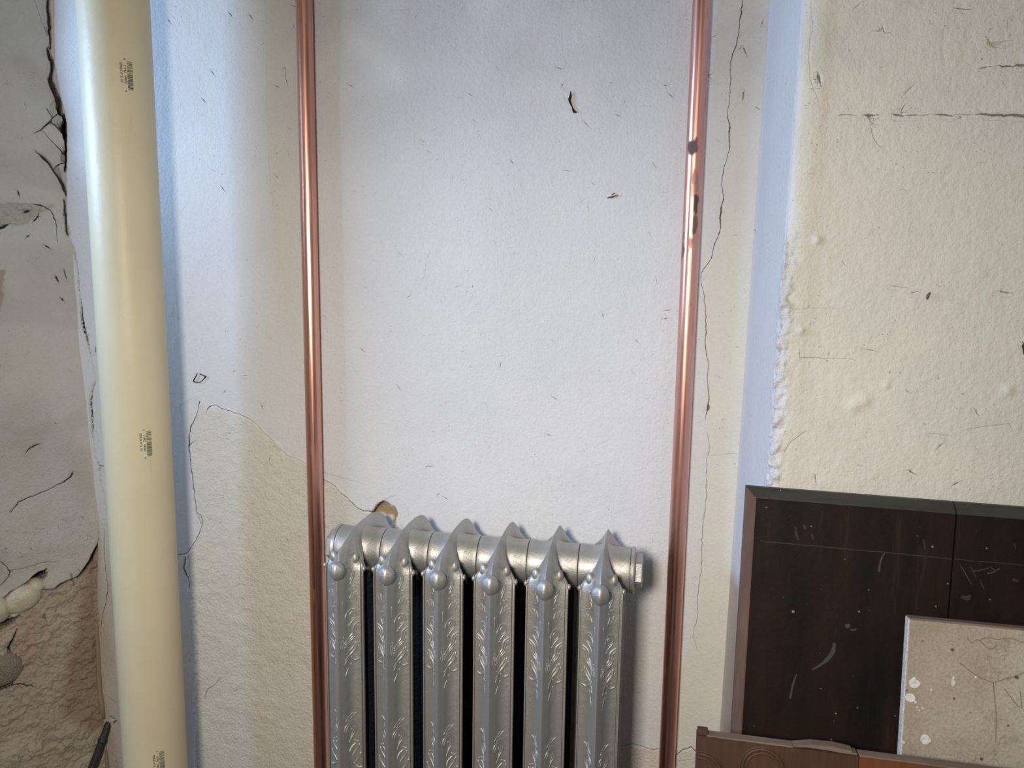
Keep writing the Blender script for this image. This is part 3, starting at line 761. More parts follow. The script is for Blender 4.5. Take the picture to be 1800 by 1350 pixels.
BAR = '101 0001101 0011001 0011001 0001011 0110001 0100011 01010 1110010 1100110 1110010 1101100 1110010 1011100 101'
bits = BAR.replace(' ', '')
for u, v in [(222.6, 107.5), (256.5, 758), (279.5, 1322)]:
    ang, z = pipe_angle(u, v)
    ln, hgt = 0.0432, 0.0082; bw_ = ln / len(bits)
    vs, fs = [], []; k = 0
    while k < len(bits):
        if bits[k] == '1':
            e = k
            while e < len(bits) and bits[e] == '1': e += 1
            b0 = len(vs)
            for h in np.linspace(0, hgt, 4): vs += [(k * bw_, h, 0), (e * bw_, h, 0)]
            for j in range(3): fs.append((b0 + 2 * j, b0 + 2 * j + 1, b0 + 2 * j + 3, b0 + 2 * j + 2))
            k = e
        else: k += 1
    me = bpy.data.meshes.new('barcode'); me.from_pydata(vs, [], fs); wrap(me, ang, z, 0, 0)
    bc = obj('barcode', me, M['ink'], pvc)
    for body, tx, ty, sz in (('6', -0.0035, -0.0045, 0.0048), ('11942', 0.0060, -0.0045, 0.0048), ('04030', 0.0225, -0.0045, 0.0048), ('4', 0.0445, -0.0045, 0.0048), ('SDR35 4" X 10\'', 0.0030, -0.0102, 0.0048)):
        me = text_mesh(body, sz); wrap(me, ang, z, tx, ty)
        obj('printed_text', me, M['ink'], bc)


# --- copper pipes
CR = 0.0141; CY = -0.021


def stain_right(A, Z):
    s = np.zeros(A.shape); rnd = np.random.RandomState(4)
    def ang_of(u, v):
        d = ray(u, v); o = CAM - np.array([0.0537, CY, 0]); a_ = d[0] ** 2 + d[1] ** 2; b_ = o[0] * d[0] + o[1] * d[1]; c_ = o[0] ** 2 + o[1] ** 2 - CR ** 2
        t = (-b_ - math.sqrt(max(b_ * b_ - a_ * c_, 0))) / a_; p = o + d * t
        return math.atan2(p[1], p[0]), CAM[2] + d[2] * t
    wobA = 0.10 * fbm(A * 3, Z * 60, 1.0, 301, 3); wobZ = 0.006 * fbm(A * 4, Z * 50, 1.0, 311, 3)
    for u, v, ru, rv, k in [(1217, 260, 10, 13, 0.92), (1224, 252, 4, 12, 0.8), (1222, 312, 7, 13, 0.55), (1223, 326, 6, 12, 0.45), (1218, 335, 6, 12, 0.35), (1224, 352, 4.5, 12, 0.95), (1223, 364, 3.5, 14, 0.95), (1222, 392, 5, 14, 0.8), (1220, 404, 4, 9, 0.8),
                            (1214, 425, 5, 8, 0.6), (1200, 440, 5, 14, 0.75), (1201, 418, 3.5, 9, 0.5), (1198, 452, 4, 8, 0.7)]:
        a0, z0 = ang_of(u, v); da = ru / 1060 / CR; dz = rv / 1060
        dd = np.hypot((np.angle(np.exp(1j * (A - a0))) + wobA) / da, (Z - z0 + wobZ) / dz)
        s = np.maximum(s, k * sstep(1.15, 0.8, dd))
    return np.maximum(s, 0.25 * sstep(0.3, 0.6, fbm(A * 2, Z * 25, 1.0, 331, 3)))


def stain_left(A, Z):
    return 0.3 * sstep(0.3, 0.65, fbm(A * 2, Z * 22, 1.0, 341, 3))


for x, label, st in ((-0.6090, 'bright copper pipe rising behind the left end of the radiator', stain_left),
                     (0.0537, 'copper pipe with dark tarnish spots standing right of the radiator', stain_right)):
    cp = thing('copper_pipe', label, 'pipe', (x, CY, 0))
    obj('tube', cylinder_mesh('tube', CR, 0.0, 2.38, 40, 1200, st), M['copper'], cp)
    for zz in (0.10, 2.32):                       # wall clips outside the picture carry the pipes
        bm = tube([(0, CR - 0.001, zz), (0, 0.024, zz)], 0.004, 8); obj('wall_clip', bm, M['copper'], cp, True)

# ------------------------------------------------------------------ radiator
RX0, PITCH, HZ, HY = -0.4605, 0.0801, 0.889, -0.150
rad = thing('radiator', 'ornate silver painted cast iron column radiator against the back wall', 'radiator', (RX0 + 2.5 * PITCH, HY, 0))

FRONT = 0.112
RIDGE = [(-0.112, -0.800), (-0.112, -0.70), (-0.112, -0.52), (-0.112, -0.40), (-0.112, -0.28), (-0.112, -0.16), (-0.112, -0.08), (-0.112, -0.04), (-0.1118, -0.015), (-0.110, 0.000), (-0.1055, 0.012),
         (-0.0985, 0.022), (-0.0885, 0.0305), (-0.0755, 0.0375), (-0.060, 0.0430), (-0.043, 0.0468), (-0.026, 0.0488), (-0.012, 0.0494), (0.0, 0.0495)]
HALF = [0.0317] * 8 + [0.0317, 0.0316, 0.0312, 0.0300, 0.0258, 0.0182, 0.0122, 0.0085, 0.0065, 0.0054, 0.0050]
DEPTH = [0.030] * 8 + [0.030, 0.030, 0.0295, 0.029, 0.028, 0.026, 0.023, 0.021, 0.0195, 0.019, 0.019]
BACK = [0.080] * 8 + [0.082, 0.084, 0.082, 0.078, 0.070, 0.060, 0.050, 0.040, 0.031, 0.028, 0.028]
GABLE = [0.0] * 9 + [0.10, 0.25, 0.45, 0.65, 0.85, 1, 1, 1, 1, 1]      # how far the cast profile turns into a plain sharp ridge
PROF = [(0.0, 0.0), (0.03, 0.012), (0.09, 0.10), (0.20, 0.27), (0.26, 0.34), (0.30, 0.50), (0.36, 0.72), (0.46, 0.84), (0.62, 0.90), (0.80, 0.925), (0.855, 0.935), (0.88, 1.10), (0.912, 1.10), (0.935, 0.94), (0.985, 0.94), (1.0, 0.99)]


def prof(s, g=0.0):
    s = abs(s)
    if g: return prof(s) * (1 - g) + g * (0.80 * s + 0.20 * s * s)
    for (a, b), (c, d) in zip(PROF, PROF[1:]):
        if s <= c: return b + (d - b) * (s - a) / (c - a)
    return PROF[-1][1]


def ridge_frame(i):
    a, b = RIDGE[max(i - 1, 0)], RIDGE[min(i + 1, len(RIDGE) - 1)]
    t = Vector((b[0] - a[0], b[1] - a[1])).normalized()
    if i == len(RIDGE) - 1: t = Vector((1, 0))
    return Vector((t.y, -t.x))                    # inward, towards the hub


def section_mesh():
    bm = bmesh.new(); n = len(RIDGE)
    for sgn in (-1, 1):
        rows = []
        for i in range(n):
            y, z = RIDGE[i]; inw = ridge_frame(i); hw, q, bk, gb = HALF[i], DEPTH[i], BACK[i], GABLE[i]; ins = 1.0 if i > 10 else 0.0
            side = [(s * hw, prof(s, gb) * q) for s, p in PROF] + [(hw, q + 0.003), (hw * (0.80 + 0.26 * gb), q + 0.4 * (bk - q) * gb + 0.009 * (1 - gb)), (hw * (0.70 + 0.52 * gb), q + (0.4 + 0.3 * gb) * (bk - q)), (hw * (0.6 + 0.9 * gb), bk * 0.96), (hw * 0.2, bk)]
            loop = [(-x, d) for x, d in side[:0:-1]] + side
            rows.append([bm.verts.new((x, -sgn * (y + inw.x * d), z + inw.y * d)) for x, d in loop])
        m = len(rows[0])
        for a, b in zip(rows, rows[1:]):
            for k in range(m):
                k2 = (k + 1) % m
                f_ = bm.faces.new((a[k], a[k2], b[k2], b[k]))
                if abs(k - (m - 1) / 2) > len(PROF) + 0.6 and a[0].co.z < -0.02: f_.material_index = 1      # unpainted inner iron, made near-black for the shade in the gaps
        bm.faces.new(rows[0]).material_index = 1
    bmesh.ops.recalc_face_normals(bm, faces=bm.faces)
    me = bpy.data.meshes.new('section'); bm.to_mesh(me); bm.free()
    me.polygons.foreach_set('use_smooth', [True] * len(me.polygons))
    me.set_sharp_from_angle(angle=R(38))
    return me


def surf(s, z, lift=0.0):
    """point on the section's front at side position s (-1..1) and height z, straight part and shoulder"""
    i = 0
    zs = [r[1] for r in RIDGE]
    for i in range(len(zs) - 1):
        if zs[i] <= z <= zs[i + 1]: break
    f = (z - zs[i]) / (zs[i + 1] - zs[i] + 1e-9)
    y = RIDGE[i][0] + (RIDGE[i + 1][0] - RIDGE[i][0]) * f
    hw = HALF[i] + (HALF[i + 1] - HALF[i]) * f; q = DEPTH[i] + (DEPTH[i + 1] - DEPTH[i]) * f
    inw = ridge_frame(i) * (1 - f) + ridge_frame(i + 1) * f
    g = GABLE[i] * (1 - f) + GABLE[i + 1] * f
    d = prof(s, g) * q - lift
    return Vector((s * hw, y + inw.x * d, z + inw.y * d))


def catmull(P, n=4):
    P = [np.array(p, float) for p in P]; out = []
    if len(P) < 3:
        return [P[0] + (P[-1] - P[0]) * t for t in np.linspace(0, 1, n + 1)]
    for i in range(len(P) - 1):
        a, b, c, d = P[max(i - 1, 0)], P[i], P[i + 1], P[min(i + 2, len(P) - 1)]
        for k in range(n):
            t = k / n
            out.append(0.5 * (2 * b + (c - a) * t + (2 * a - 5 * b + 4 * c - d) * t * t + (3 * b - a - 3 * c + d) * t ** 3))
    out.append(P[-1])
    return out


# scrolls cast on the right face, measured on the fifth section (7.94 x enlargement of the photo at 910, 1030)
STROKES = [
    ([(470, 10), (500, 30), (532, 62), (546, 110), (540, 180), (512, 240), (490, 300)], 20), ([(520, 120), (515, 180), (490, 240)], 12),
    ([(510, 315), (545, 325), (572, 348)], 13), ([(480, 350), (505, 390), (500, 430), (470, 490)], 12), ([(540, 400), (532, 450), (512, 512)], 11), ([(600, 420), (582, 470), (560, 522)], 10), ([(560, 390), (556, 440), (536, 500)], 9),
    ([(445, 790), (437, 740), (440, 680), (462, 637), (500, 622), (535, 638), (552, 680), (542, 722), (515, 748), (482, 758)], 17),
    ([(468, 715), (474, 682), (495, 666), (514, 684), (506, 712)], 14), ([(550, 735), (522, 765), (490, 792), (448, 835)], 13),
    ([(602, 796), (560, 818), (520, 845), (500, 882), (496, 932), (470, 975), (432, 1015), (415, 1050)], 21),
    ([(592, 832), (548, 872), (532, 922), (510, 972), (462, 1022), (418, 1068)], 17), ([(556, 930), (532, 984), (492, 1024), (430, 1076), (412, 1105)], 15),
    ([(548, 1066), (542, 1122), (512, 1172), (472, 1212), (432, 1244), (408, 1275)], 25), ([(520, 1080), (492, 1130), (450, 1170), (418, 1200)], 16), ([(570, 1110), (560, 1170), (530, 1215)], 11),
    ([(575, 1290), (545, 1306), (505, 1316), (472, 1292), (455, 1262)], 24), ([(520, 1240), (530, 1270), (560, 1290)], 12), ([(445, 1238), (422, 1282), (402, 1335)], 14), ([(432, 1390), (412, 1450), (405, 1490)], 12), ([(455, 1345), (440, 1380)], 9),
    ([(388, 1130), (400, 1060), (412, 990), (406, 948)], 12), ([(372, 1100), (384, 1040), (392, 985)], 9), ([(420, 480), (418, 560), (412, 640)], 10),
    ([(380, 2111), (400, 2071), (430, 2048), (452, 2036)], 14), ([(440, 2093), (470, 2055), (502, 2042)], 14), ([(400, 2130), (420, 2100), (440, 2085)], 9),
    ([(360, 2255), (368, 2195), (398, 2154), (440, 2146), (470, 2182), (482, 2242), (470, 2302), (432, 2352), (402, 2402), (394, 2430)], 17),
    ([(378, 2275), (392, 2203), (420, 2178), (446, 2204), (450, 2254), (430, 2312), (406, 2372)], 14), ([(410, 2290), (418, 2240)], 10),
    ([(450, 2420), (490, 2450), (520, 2440)], 14), ([(470, 2470), (440, 2490), (405, 2520), (392, 2570)], 19), ([(520, 2480), (500, 2540), (450, 2590), (410, 2640)], 20),
    ([(540, 2600), (520, 2670), (470, 2720), (420, 2760)], 20), ([(560, 2800), (500, 2815), (460, 2780)], 18), ([(440, 2840), (415, 2910)], 12),
]


def ridge_px(zy): return 338 + (290 - 338) * zy / 1200.0 if zy < 1200 else 290 - 32 * (zy - 1200) / 1200.0


def scroll_mesh():
    bm = bmesh.new()
    for side in (1, -1):
        for pts, wd in STROKES:
            P = []
            for zx, zy in pts:
                s = ((zx - ridge_px(zy)) / 7.94 - 5.0) / 40.0
                P.append((min(max(s, 0.12), 0.86), 0.0025 - (1030 + zy / 7.94 - 1037) / 1023.0))
            Q_ = catmull(P, 3); n = len(Q_)
            r0 = wd / 7.94 / 1250.0 * 0.80
            w3 = [surf(side * q[0], q[1], 0.0) for q in Q_]
            rings = []
            for i in range(n):
                t = i / (n - 1); r = r0 * (0.35 + 0.65 * math.sin(math.pi * min(max(t * 0.92 + 0.06, 0), 1)) ** 0.6)
                d = (w3[min(i + 1, n - 1)] - w3[max(i - 1, 0)]).normalized()
                nr = Vector((side * 0.45, -0.9, 0)).normalized()
                sv = d.cross(nr).normalized(); nv = sv.cross(d).normalized()
                rings.append([bm.verts.new(w3[i] + sv * r * math.cos(a) * 1.15 + nv * (r * 0.72 * math.sin(a))) for a in (6.2832 * k / 7 for k in range(7))])
            for a, b in zip(rings, rings[1:]):
                for k in range(7): bm.faces.new((a[k], a[(k + 1) % 7], b[(k + 1) % 7], b[k]))
            bm.faces.new(rings[0]); bm.faces.new(rings[-1])
    bmesh.ops.recalc_face_normals(bm, faces=bm.faces)
    me = bpy.data.meshes.new('scrollwork'); bm.to_mesh(me); bm.free()
    me.polygons.foreach_set('use_smooth', [True] * len(me.polygons))
    return me


def lathe_x(profile, seg=48):
    """closed surface of revolution about the x axis; profile = (x, radius)"""
    bm = bmesh.new(); rings = []
    for x, r in profile:
        rings.append([bm.verts.new((x, r * math.cos(6.28319 * k / seg), r * math.sin(6.28319 * k / seg))) for k in range(seg)])
    for a, b in zip(rings, rings[1:]):
        for k in range(seg): bm.faces.new((a[k], a[(k + 1) % seg], b[(k + 1) % seg], b[k]))
    bm.faces.new(rings[0]); bm.faces.new(rings[-1])
    bmesh.ops.recalc_face_normals(bm, faces=bm.faces)
    return bm


def finish(bm, name, ang=38):
    me = bpy.data.meshes.new(name); bm.to_mesh(me); bm.free()
    me.polygons.foreach_set('use_smooth', [True] * len(me.polygons)); me.set_sharp_from_angle(angle=R(ang))
    return me


def ellipsoid(c, r, ridge=0.0, sub=3):
    bm = bmesh.new(); bmesh.ops.create_icosphere(bm, subdivisions=sub, radius=1.0)
    for v_ in bm.verts:
        x, y, z = v_.co
        if ridge: y -= ridge * max(0.0, 1 - abs(x) * 2.2) * (1 if y < 0 else 0)
        v_.co = Vector((x * r[0], y * r[1], z * r[2])) + Vector(c)
    return bm


h_ = PITCH / 2
hub_me = finish(lathe_x([(-h_ + 0.0004, 0.0325), (-h_ + 0.0008, 0.0345), (-h_ + 0.004, 0.0352), (-h_ + 0.008, 0.0348), (-0.022, 0.0340), (-0.012, 0.0346), (-0.005, 0.0372), (0, 0.0385),
                         (0.005, 0.0372), (0.012, 0.0346), (0.022, 0.0340), (h_ - 0.008, 0.0348), (h_ - 0.004, 0.0352), (h_ - 0.0008, 0.0345), (h_ - 0.0004, 0.0325)]), 'header_barrel')
sec_me = section_mesh(); sec_me.materials.append(M['silver']); sec_me.materials.append(M['gap_shade']); scr_me = scroll_mesh()
ball_me = finish(ellipsoid((0, -0.1088, 0.0015), (0.0131, 0.0095, 0.0150), 0.34), 'boss', 60)
studs = []
for s in (-0.66, 0.66):
    p = surf(s, 0.0285); studs.append(finish(ellipsoid(p, (0.0058, 0.0066, 0.0096), 0, 3), 'stud', 80))
for s in (-1.0, 1.0):
    p = Vector((s * 0.0322, -0.080, -0.003)); studs.append(finish(ellipsoid(p, (0.0032, 0.0042, 0.0048), 0, 2), 'stud', 80))
low_me = finish(lathe_x([(-h_ + 0.0004, 0.033), (-h_ + 0.003, 0.035), (h_ - 0.003, 0.035), (h_ - 0.0004, 0.033)]), 'lower_barrel')
feet = [finish(tube([(0, sg * 0.07, -0.78), (0, sg * 0.085, -0.83), (0, sg * 0.095, -0.875), (0, sg * 0.098, -0.889)], [0.022, 0.016, 0.018, 0.022], 12), 'foot', 60) for sg in (-1, 1)]
for i in range(6):
    x = (i - 2.5) * PITCH
    so = obj('section', sec_me, None, rad); so.location = (x, 0, HZ)
    obj('header_barrel', hub_me, M['silver'], so)
    o = obj('lower_barrel', low_me, M['silver'], so); o.location = (0, 0, -0.76)
    tag(obj('scrollwork', scr_me, M['silver'], so), kind='stuff'); obj('boss', ball_me, M['silver'], so)
    for m_ in studs: obj('stud', m_, M['silver'], so)
    if i in (0, 5):
        for m_ in feet: obj('foot', m_, M['silver'], so)


def plug(side):
    bm = lathe_x([(0.0, 0.0352), (0.0045, 0.0362), (0.0065, 0.0350), (0.0066, 0.0285), (0.0067, 0.010)])
    hx = [(0.027 * math.cos(R(60 * k + 18)), 0.027 * math.sin(R(60 * k + 18))) for k in range(6)]
    a = [bm.verts.new((0.006, *p)) for p in hx]; b = [bm.verts.new((0.0165, *p)) for p in hx]; c = [bm.verts.new((0.0185, p[0] * 0.93, p[1] * 0.93)) for p in hx]
    for r1, r2 in ((a, b), (b, c)):
        for k in range(6): bm.faces.new((r1[k], r1[(k + 1) % 6], r2[(k + 1) % 6], r2[k]))
    bm.faces.new(c)
    if side < 0: bmesh.ops.scale(bm, vec=(-1, 1, 1), verts=bm.verts)
    bmesh.ops.recalc_face_normals(bm, faces=bm.faces)
    return finish(bm, 'end_plug', 25)


for side in (-1, 1):
    o = obj('end_plug', plug(side), M['silver'], rad); o.location = (side * 3 * PITCH, 0, HZ)
    o['label'] = 'hexagonal plug closing the %s end of the top header' % ('left' if side < 0 else 'right')


# ------------------------------------------------------------------ boards leaning at the lower right
def lean_frame(tl, tr, depth_y, lean, yaw):
    """local frame of a leaning board: origin at its foot below the top left corner, x along, z up the face, y away"""
    cy, sy, cl, sl = math.cos(R(yaw)), math.sin(R(yaw)), math.cos(R(lean)), math.sin(R(lean))
    n = np.array([-sy * cl, -cy * cl, sl])                                # face normal towards the viewer
    P = at_y(*tl, depth_y); Pr = hit(*tr, P, n)
    e1 = (Pr - P) / np.linalg.norm(Pr - P); e3 = np.cross(e1, -n); e3 /= np.linalg.norm(e3)
    if e3[2] < 0: e3 = -e3
    e2 = np.cross(e3, e1)
    h = P[2] / e3[2]
    return P, e1, e2, e3, h, np.linalg.norm(Pr - P), n


def board_thing(name, label, cat, fr_):
    P, e1, e2, e3, h, wdt, n = fr_
    t = thing(name, label, cat); O = P - e3 * h
    t.matrix_world = Matrix(((e1[0], e2[0], e3[0], O[0]), (e1[1], e2[1], e3[1], O[1]), (e1[2], e2[2], e3[2], O[2]), (0, 0, 0, 1)))
    return t


def box(x0, x1, y0, y1, z0, z1, bev=0.0, seg=1):
    bm = bmesh.new(); bmesh.ops.create_cube(bm, size=1.0)
    for v_ in bm.verts:
        v_.co = Vector((x0 + (v_.co.x + 0.5) * (x1 - x0), y0 + (v_.co.y + 0.5) * (y1 - y0), z0 + (v_.co.z + 0.5) * (z1 - z0)))
    if bev: bmesh.ops.bevel(bm, geom=bm.edges[:], offset=bev, segments=seg, affect='EDGES')
    return bm


def local(fr_, u, v):
    P, e1, e2, e3, h, wdt, n = fr_
    q = hit(u, v, P, n) - P
    return q @ e1, h + q @ e3


def prism(poly, y0, y1):
    bm = bmesh.new()
    a = [bm.verts.new((x, y0, z)) for x, z in poly]; b = [bm.verts.new((x, y1, z)) for x, z in poly]
    bm.faces.new(a); bm.faces.new(b[::-1])
    for k in range(len(poly)): bm.faces.new((a[k], b[k], b[(k + 1) % len(poly)], a[(k + 1) % len(poly)]))
    bmesh.ops.recalc_face_normals(bm, faces=bm.faces)
    return bm


def ribbon(pts, widths, y):
    bm = bmesh.new(); L_ = []; n = len(pts)
    for i, p in enumerate(pts):
        a, b = pts[max(i - 1, 0)], pts[min(i + 1, n - 1)]; d = Vector((b[0] - a[0], b[1] - a[1])).normalized(); s = Vector((-d.y, d.x)) * widths[i] * 0.5
        L_.append((bm.verts.new((p[0] + s.x, y, p[1] + s.y)), bm.verts.new((p[0] - s.x, y, p[1] - s.y))))
    for (a, b), (c, d) in zip(L_, L_[1:]): bm.faces.new((a, b, d, c))
    return bm


# --- dark panel
PF = lean_frame((1313, 858), (1800, 896), -0.300, 4.0, 1.5)
pan = board_thing('wooden_panel', 'large dark brown wooden panel with a raised rim leaning on the right wall', 'panel', PF)
H = PF[4]; TH = 0.022; BV = 0.0125; PW = 0.86
seam = local(PF, 1683, 886)[0]; rail_z = local(PF, 1500, 966)[1]
for x0, x1 in ((BV, seam - 0.0008), (seam + 0.0008, 2 * seam - BV), (2 * seam - BV + 0.0016, PW)):
    obj('board', box(x0, x1, 0.0, TH, 0.0, rail_z - 0.0001, 0.0003), M['panel'], pan)
    obj('rail', box(x0, x1, 0.0, TH, rail_z + 0.0001, H - BV, 0.0003), M['panel'], pan)


def moulding_left():
    p = [(0.0, 0.012), (0.0, TH), (BV - 0.0002, TH), (BV - 0.0002, 0.001), (BV - 0.002, 0.001)]
    bm = bmesh.new(); A = [bm.verts.new((x, y, 0.0)) for x, y in p]; B = [bm.verts.new((x, y, H - x)) for x, y in p]
    bm.faces.new(A); bm.faces.new(B[::-1])
    for k in range(len(p)): bm.faces.new((A[k], B[k], B[(k + 1) % len(p)], A[(k + 1) % len(p)]))
    bmesh.ops.recalc_face_normals(bm, faces=bm.faces); return bm


def moulding_top(xa, xb, mitre):
    p = [(0.0, 0.014), (0.0, TH), (BV - 0.0002, TH), (BV - 0.0002, 0.001), (BV - 0.002, 0.001), (BV * 0.45, 0.006)]     # (distance below the top edge, depth)
    bm = bmesh.new(); A = [bm.verts.new((xa + (d if mitre else 0), y, H - d)) for d, y in p]; B = [bm.verts.new((xb, y, H - d)) for d, y in p]
    bm.faces.new(A); bm.faces.new(B[::-1])
    for k in range(len(p)): bm.faces.new((A[k], B[k], B[(k + 1) % len(p)], A[(k + 1) % len(p)]))
    bmesh.ops.recalc_face_normals(bm, faces=bm.faces); return bm


obj('edge_moulding', moulding_left(), M['moulding'], pan)
mt = mat_wood('dark_grey_moulding', (0.030, 0.026, 0.022), (0.055, 0.048, 0.041), 0.5, (0.15, 1, 1), 60, 0.3, 0.35)
obj('edge_moulding', moulding_top(0.0, seam - 0.0008, True), mt, pan)
obj('edge_moulding', moulding_top(seam + 0.0008, PW, False), mt, pan)
faint = simple('faint_scuff', (0.026, 0.019, 0.0145), 0.8, var=0.5, scale=200, bump=0)
scuff = simple('pale_scuff', (0.042, 0.037, 0.032), 0.8, var=0.4, scale=200, bump=0)
for pts, ws in (([(1427, 1177), (1440, 1170), (1455, 1158), (1464, 1145), (1467, 1130)], [2, 4, 6, 7, 4]), ([(1389, 1228), (1392, 1210), (1396, 1196), (1400, 1185)], [3, 3, 3, 1.5]),
                ([(1486, 1102), (1490, 1100), (1493, 1097)], [5, 8, 3]), ([(1494, 1107), (1500, 1107), (1506, 1105)], [2, 3, 2]), ([(1687, 992), (1698, 1010), (1708, 1028)], [1.2, 1.6, 1.0]),
                ([(1735, 1008), (1745, 1006), (1757, 999)], [2.5, 2, 1.5]), ([(1740, 996), (1748, 1002)], [1.2, 1.5]), ([(1545, 1005), (1548, 985), (1556, 970)], [3, 3, 1.5]), ([(1738, 998), (1720, 1003), (1708, 1003)], [1, 1.6, 1])):
    obj('scuff_mark', ribbon([local(PF, *p) for p in catmull(pts, 3)], np.interp(np.linspace(0, 1, len(catmull(pts, 3))), np.linspace(0, 1, len(ws)), ws) * 0.00078, -0.0003), scuff, pan)
for xa, xb in ((0.02, seam - 0.002), (seam + 0.002, 0.75)):
    c_ = [(xa + (xb - xa) * k / 24, rail_z + rs0.uniform(-0.0004, 0.0006)) for rs0 in [np.random.RandomState(2)] for k in range(25)]
    obj('dust_line', ribbon(c_, [0.0012] * 25, -0.0003), faint, pan)
for pts, ws in (([(1705, 995), (1712, 1008), (1716, 1016)], [1, 2, 1]), ([(1723, 1018), (1727, 1030), (1731, 1036)], [1, 2, 1]), ([(1690, 1048), (1700, 1052), (1705, 1046)], [5, 8, 4]), ([(1783, 955), (1785, 965)], [2, 1.5]), ([(1780, 1018), (1790, 1022)], [5, 3]),
                ([(1398, 925), (1400, 940), (1404, 950)], [2, 4, 2]), ([(1412, 922), (1416, 930)], [3, 5]), ([(1427, 938), (1429, 948)], [3, 2]), ([(1623, 948), (1626, 966)], [2.5, 2])):
    obj('scuff_mark', ribbon([local(PF, *p) for p in catmull(pts, 3)], np.interp(np.linspace(0, 1, len(catmull(pts, 3))), np.linspace(0, 1, len(ws)), ws) * 0.00078, -0.0002), faint, pan)
fleck = simple('pale_fleck', (0.20, 0.18, 0.145), 0.8, bump=0)


def blob(fr_, u, v, r, mat, parent, name, y0=-0.0005, lab=None, asp=1.0):
    cx, cz = local(fr_, u, v); k = 18; sc = r * 0.00080; rs = np.random.RandomState(int(u * 7 + v)); ph = rs.uniform(0, 6.28, 3)
    poly = [(cx + sc * math.cos(a) * (1 + 0.07 * math.sin(3 * a + ph[0]) + 0.05 * math.sin(5 * a + ph[1])), cz + asp * sc * math.sin(a) * (1 + 0.06 * math.sin(2 * a + ph[2]))) for a in (6.2832 * i / k for i in range(k))]
    bm = prism(poly, y0, 0.0004)
    o = obj(name, bm, mat, parent)
    if lab: o['label'] = lab
    return o


for u, v, r in [(1639, 961, 2.2), (1394, 1075, 3), (1347, 892, 1.4), (1372, 862, 1.6), (1443, 1210, 1.2), (1469, 1254, 1.8), (1573, 1258, 1.2), (1507, 1244, 1.2), (1461, 1300, 1.5), (1612, 942, 1.0), (1666, 1026, 1.6), (1734, 964, 1.6), (1740, 1054, 1.6), (1645, 1066, 1.5), (1510, 1075, 2.0), (1527, 1037, 1.3), (1426, 925, 1.5)]:
    blob(PF, u, v, r * 0.72, fleck, pan, 'paint_fleck', -0.0003)

# --- beige board, standing just in front of the panel
Pn = PF[6]; p_front = hit(1597, 1088, PF[0] + Pn * 0.030, Pn)
BF = lean_frame((1597, 1088), (1800, 1108), p_front[1], 4.6, 1.5)
bei = board_thing('beige_board', 'stained beige board with white paint spots leaning on the dark panel', 'board', BF)
HB = BF[4]
obj('face', box(0.0014, 0.50, 0.0, 0.012, 0.0, HB - 0.0010, 0.0009), M['beige'], bei)
obj('edge', box(0.0, 0.0014, 0.0006, 0.012, 0.0, HB), M['white_edge'], bei)['label'] = 'white painted left edge'
obj('edge', box(0.0014, 0.50, 0.002, 0.012, HB - 0.0010, HB + 0.0012), M['raw'], bei)
for u, v, r, asp in [(1607, 1201, 7.8, 0.88), (1600, 1226, 7, 0.95), (1626.5, 1299.5, 7.2, 0.98), (1607, 1192.5, 2.6, 0.7), (1609, 1234, 2.1, 1), (1612.5, 1243, 1.2, 1), (1621.5, 1245, 1.5, 1), (1616, 1249, 1.1, 1), (1588.5, 1304.5, 2.0, 1), (1589.5, 1229.5, 1.3, 1), (1675, 1200, 2.6, 2.2), (1637, 1212, 1.4, 1.4), (1676, 1192, 1.4, 2), (1715, 1190, 1.6, 1)]:
    blob(BF, u, v, r, M['white_paint'], bei, 'paint_spot', -0.0008 if r > 3 else -0.0004, None, asp)
dspot = simple('dark_spot', (0.10, 0.085, 0.065), 0.8, bump=0)
for u, v, r in [(1674, 1142, 2.4), (1787, 1190.5, 2.8), (1622, 1127, 1.2), (1725, 1334, 2.4), (1677, 1228, 1.6), (1594, 1213.5, 1.4), (1706, 1252, 1.0), (1772, 1275, 1.6)]:
    blob(BF, u, v, r, dspot, bei, 'stain_spot', -0.0003)
hair = simple('brown_hairline', (0.19, 0.16, 0.12), 0.9, bump=0)
for pts in ([(1688, 1165), (1703, 1178), (1722, 1190), (1742, 1198), (1747, 1200)], [(1747, 1199), (1768, 1193), (1785, 1188), (1800, 1182)], [(1746, 1200), (1748, 1225), (1751, 1260), (1750, 1305)], [(1700, 1120), (1708, 1130), (1718, 1124), (1728, 1132), (1741, 1141), (1752, 1134)],
            [(1722, 1126), (1735, 1120), (1752, 1124), (1775, 1122), (1800, 1130)], [(1765, 1210), (1780, 1230), (1792, 1244)], [(1793, 1215), (1796, 1245)]):
    c_ = catmull(pts, 4); obj('hairline', ribbon([local(BF, *p) for p in c_], [0.0009] * len(c_), -0.0003), hair, bei)

# --- carved brown board in front
KF = lean_frame((1225, 1293), (1640, 1347), -0.40, 5.5, 1.5)
car = board_thing('carved_board', 'worn reddish brown carved wooden board with broken top edge at the bottom right', 'board', KF)
HK = KF[4]; KT = 0.016
j1 = local(KF, 1510, 1332)[0]
rs = np.random.RandomState(3)


def ragged_plank(x0, x1, n, amp, z_off=0.0):
    tops = [(x0 + (x1 - x0) * k / n, HK + z_off + rs.uniform(-amp, amp * 0.3)) for k in range(n + 1)]
    return prism([(x0, 0.0)] + tops + [(x1, 0.0)], 0.0, KT)


obj('plank', ragged_plank(0.0, j1 - 0.0004, 40, 0.0006), M['brown'], car)
obj('plank', ragged_plank(j1 + 0.0004, 0.62, 36, 0.0006), M['orange'], car)['label'] = 'orange brown plank at the right'
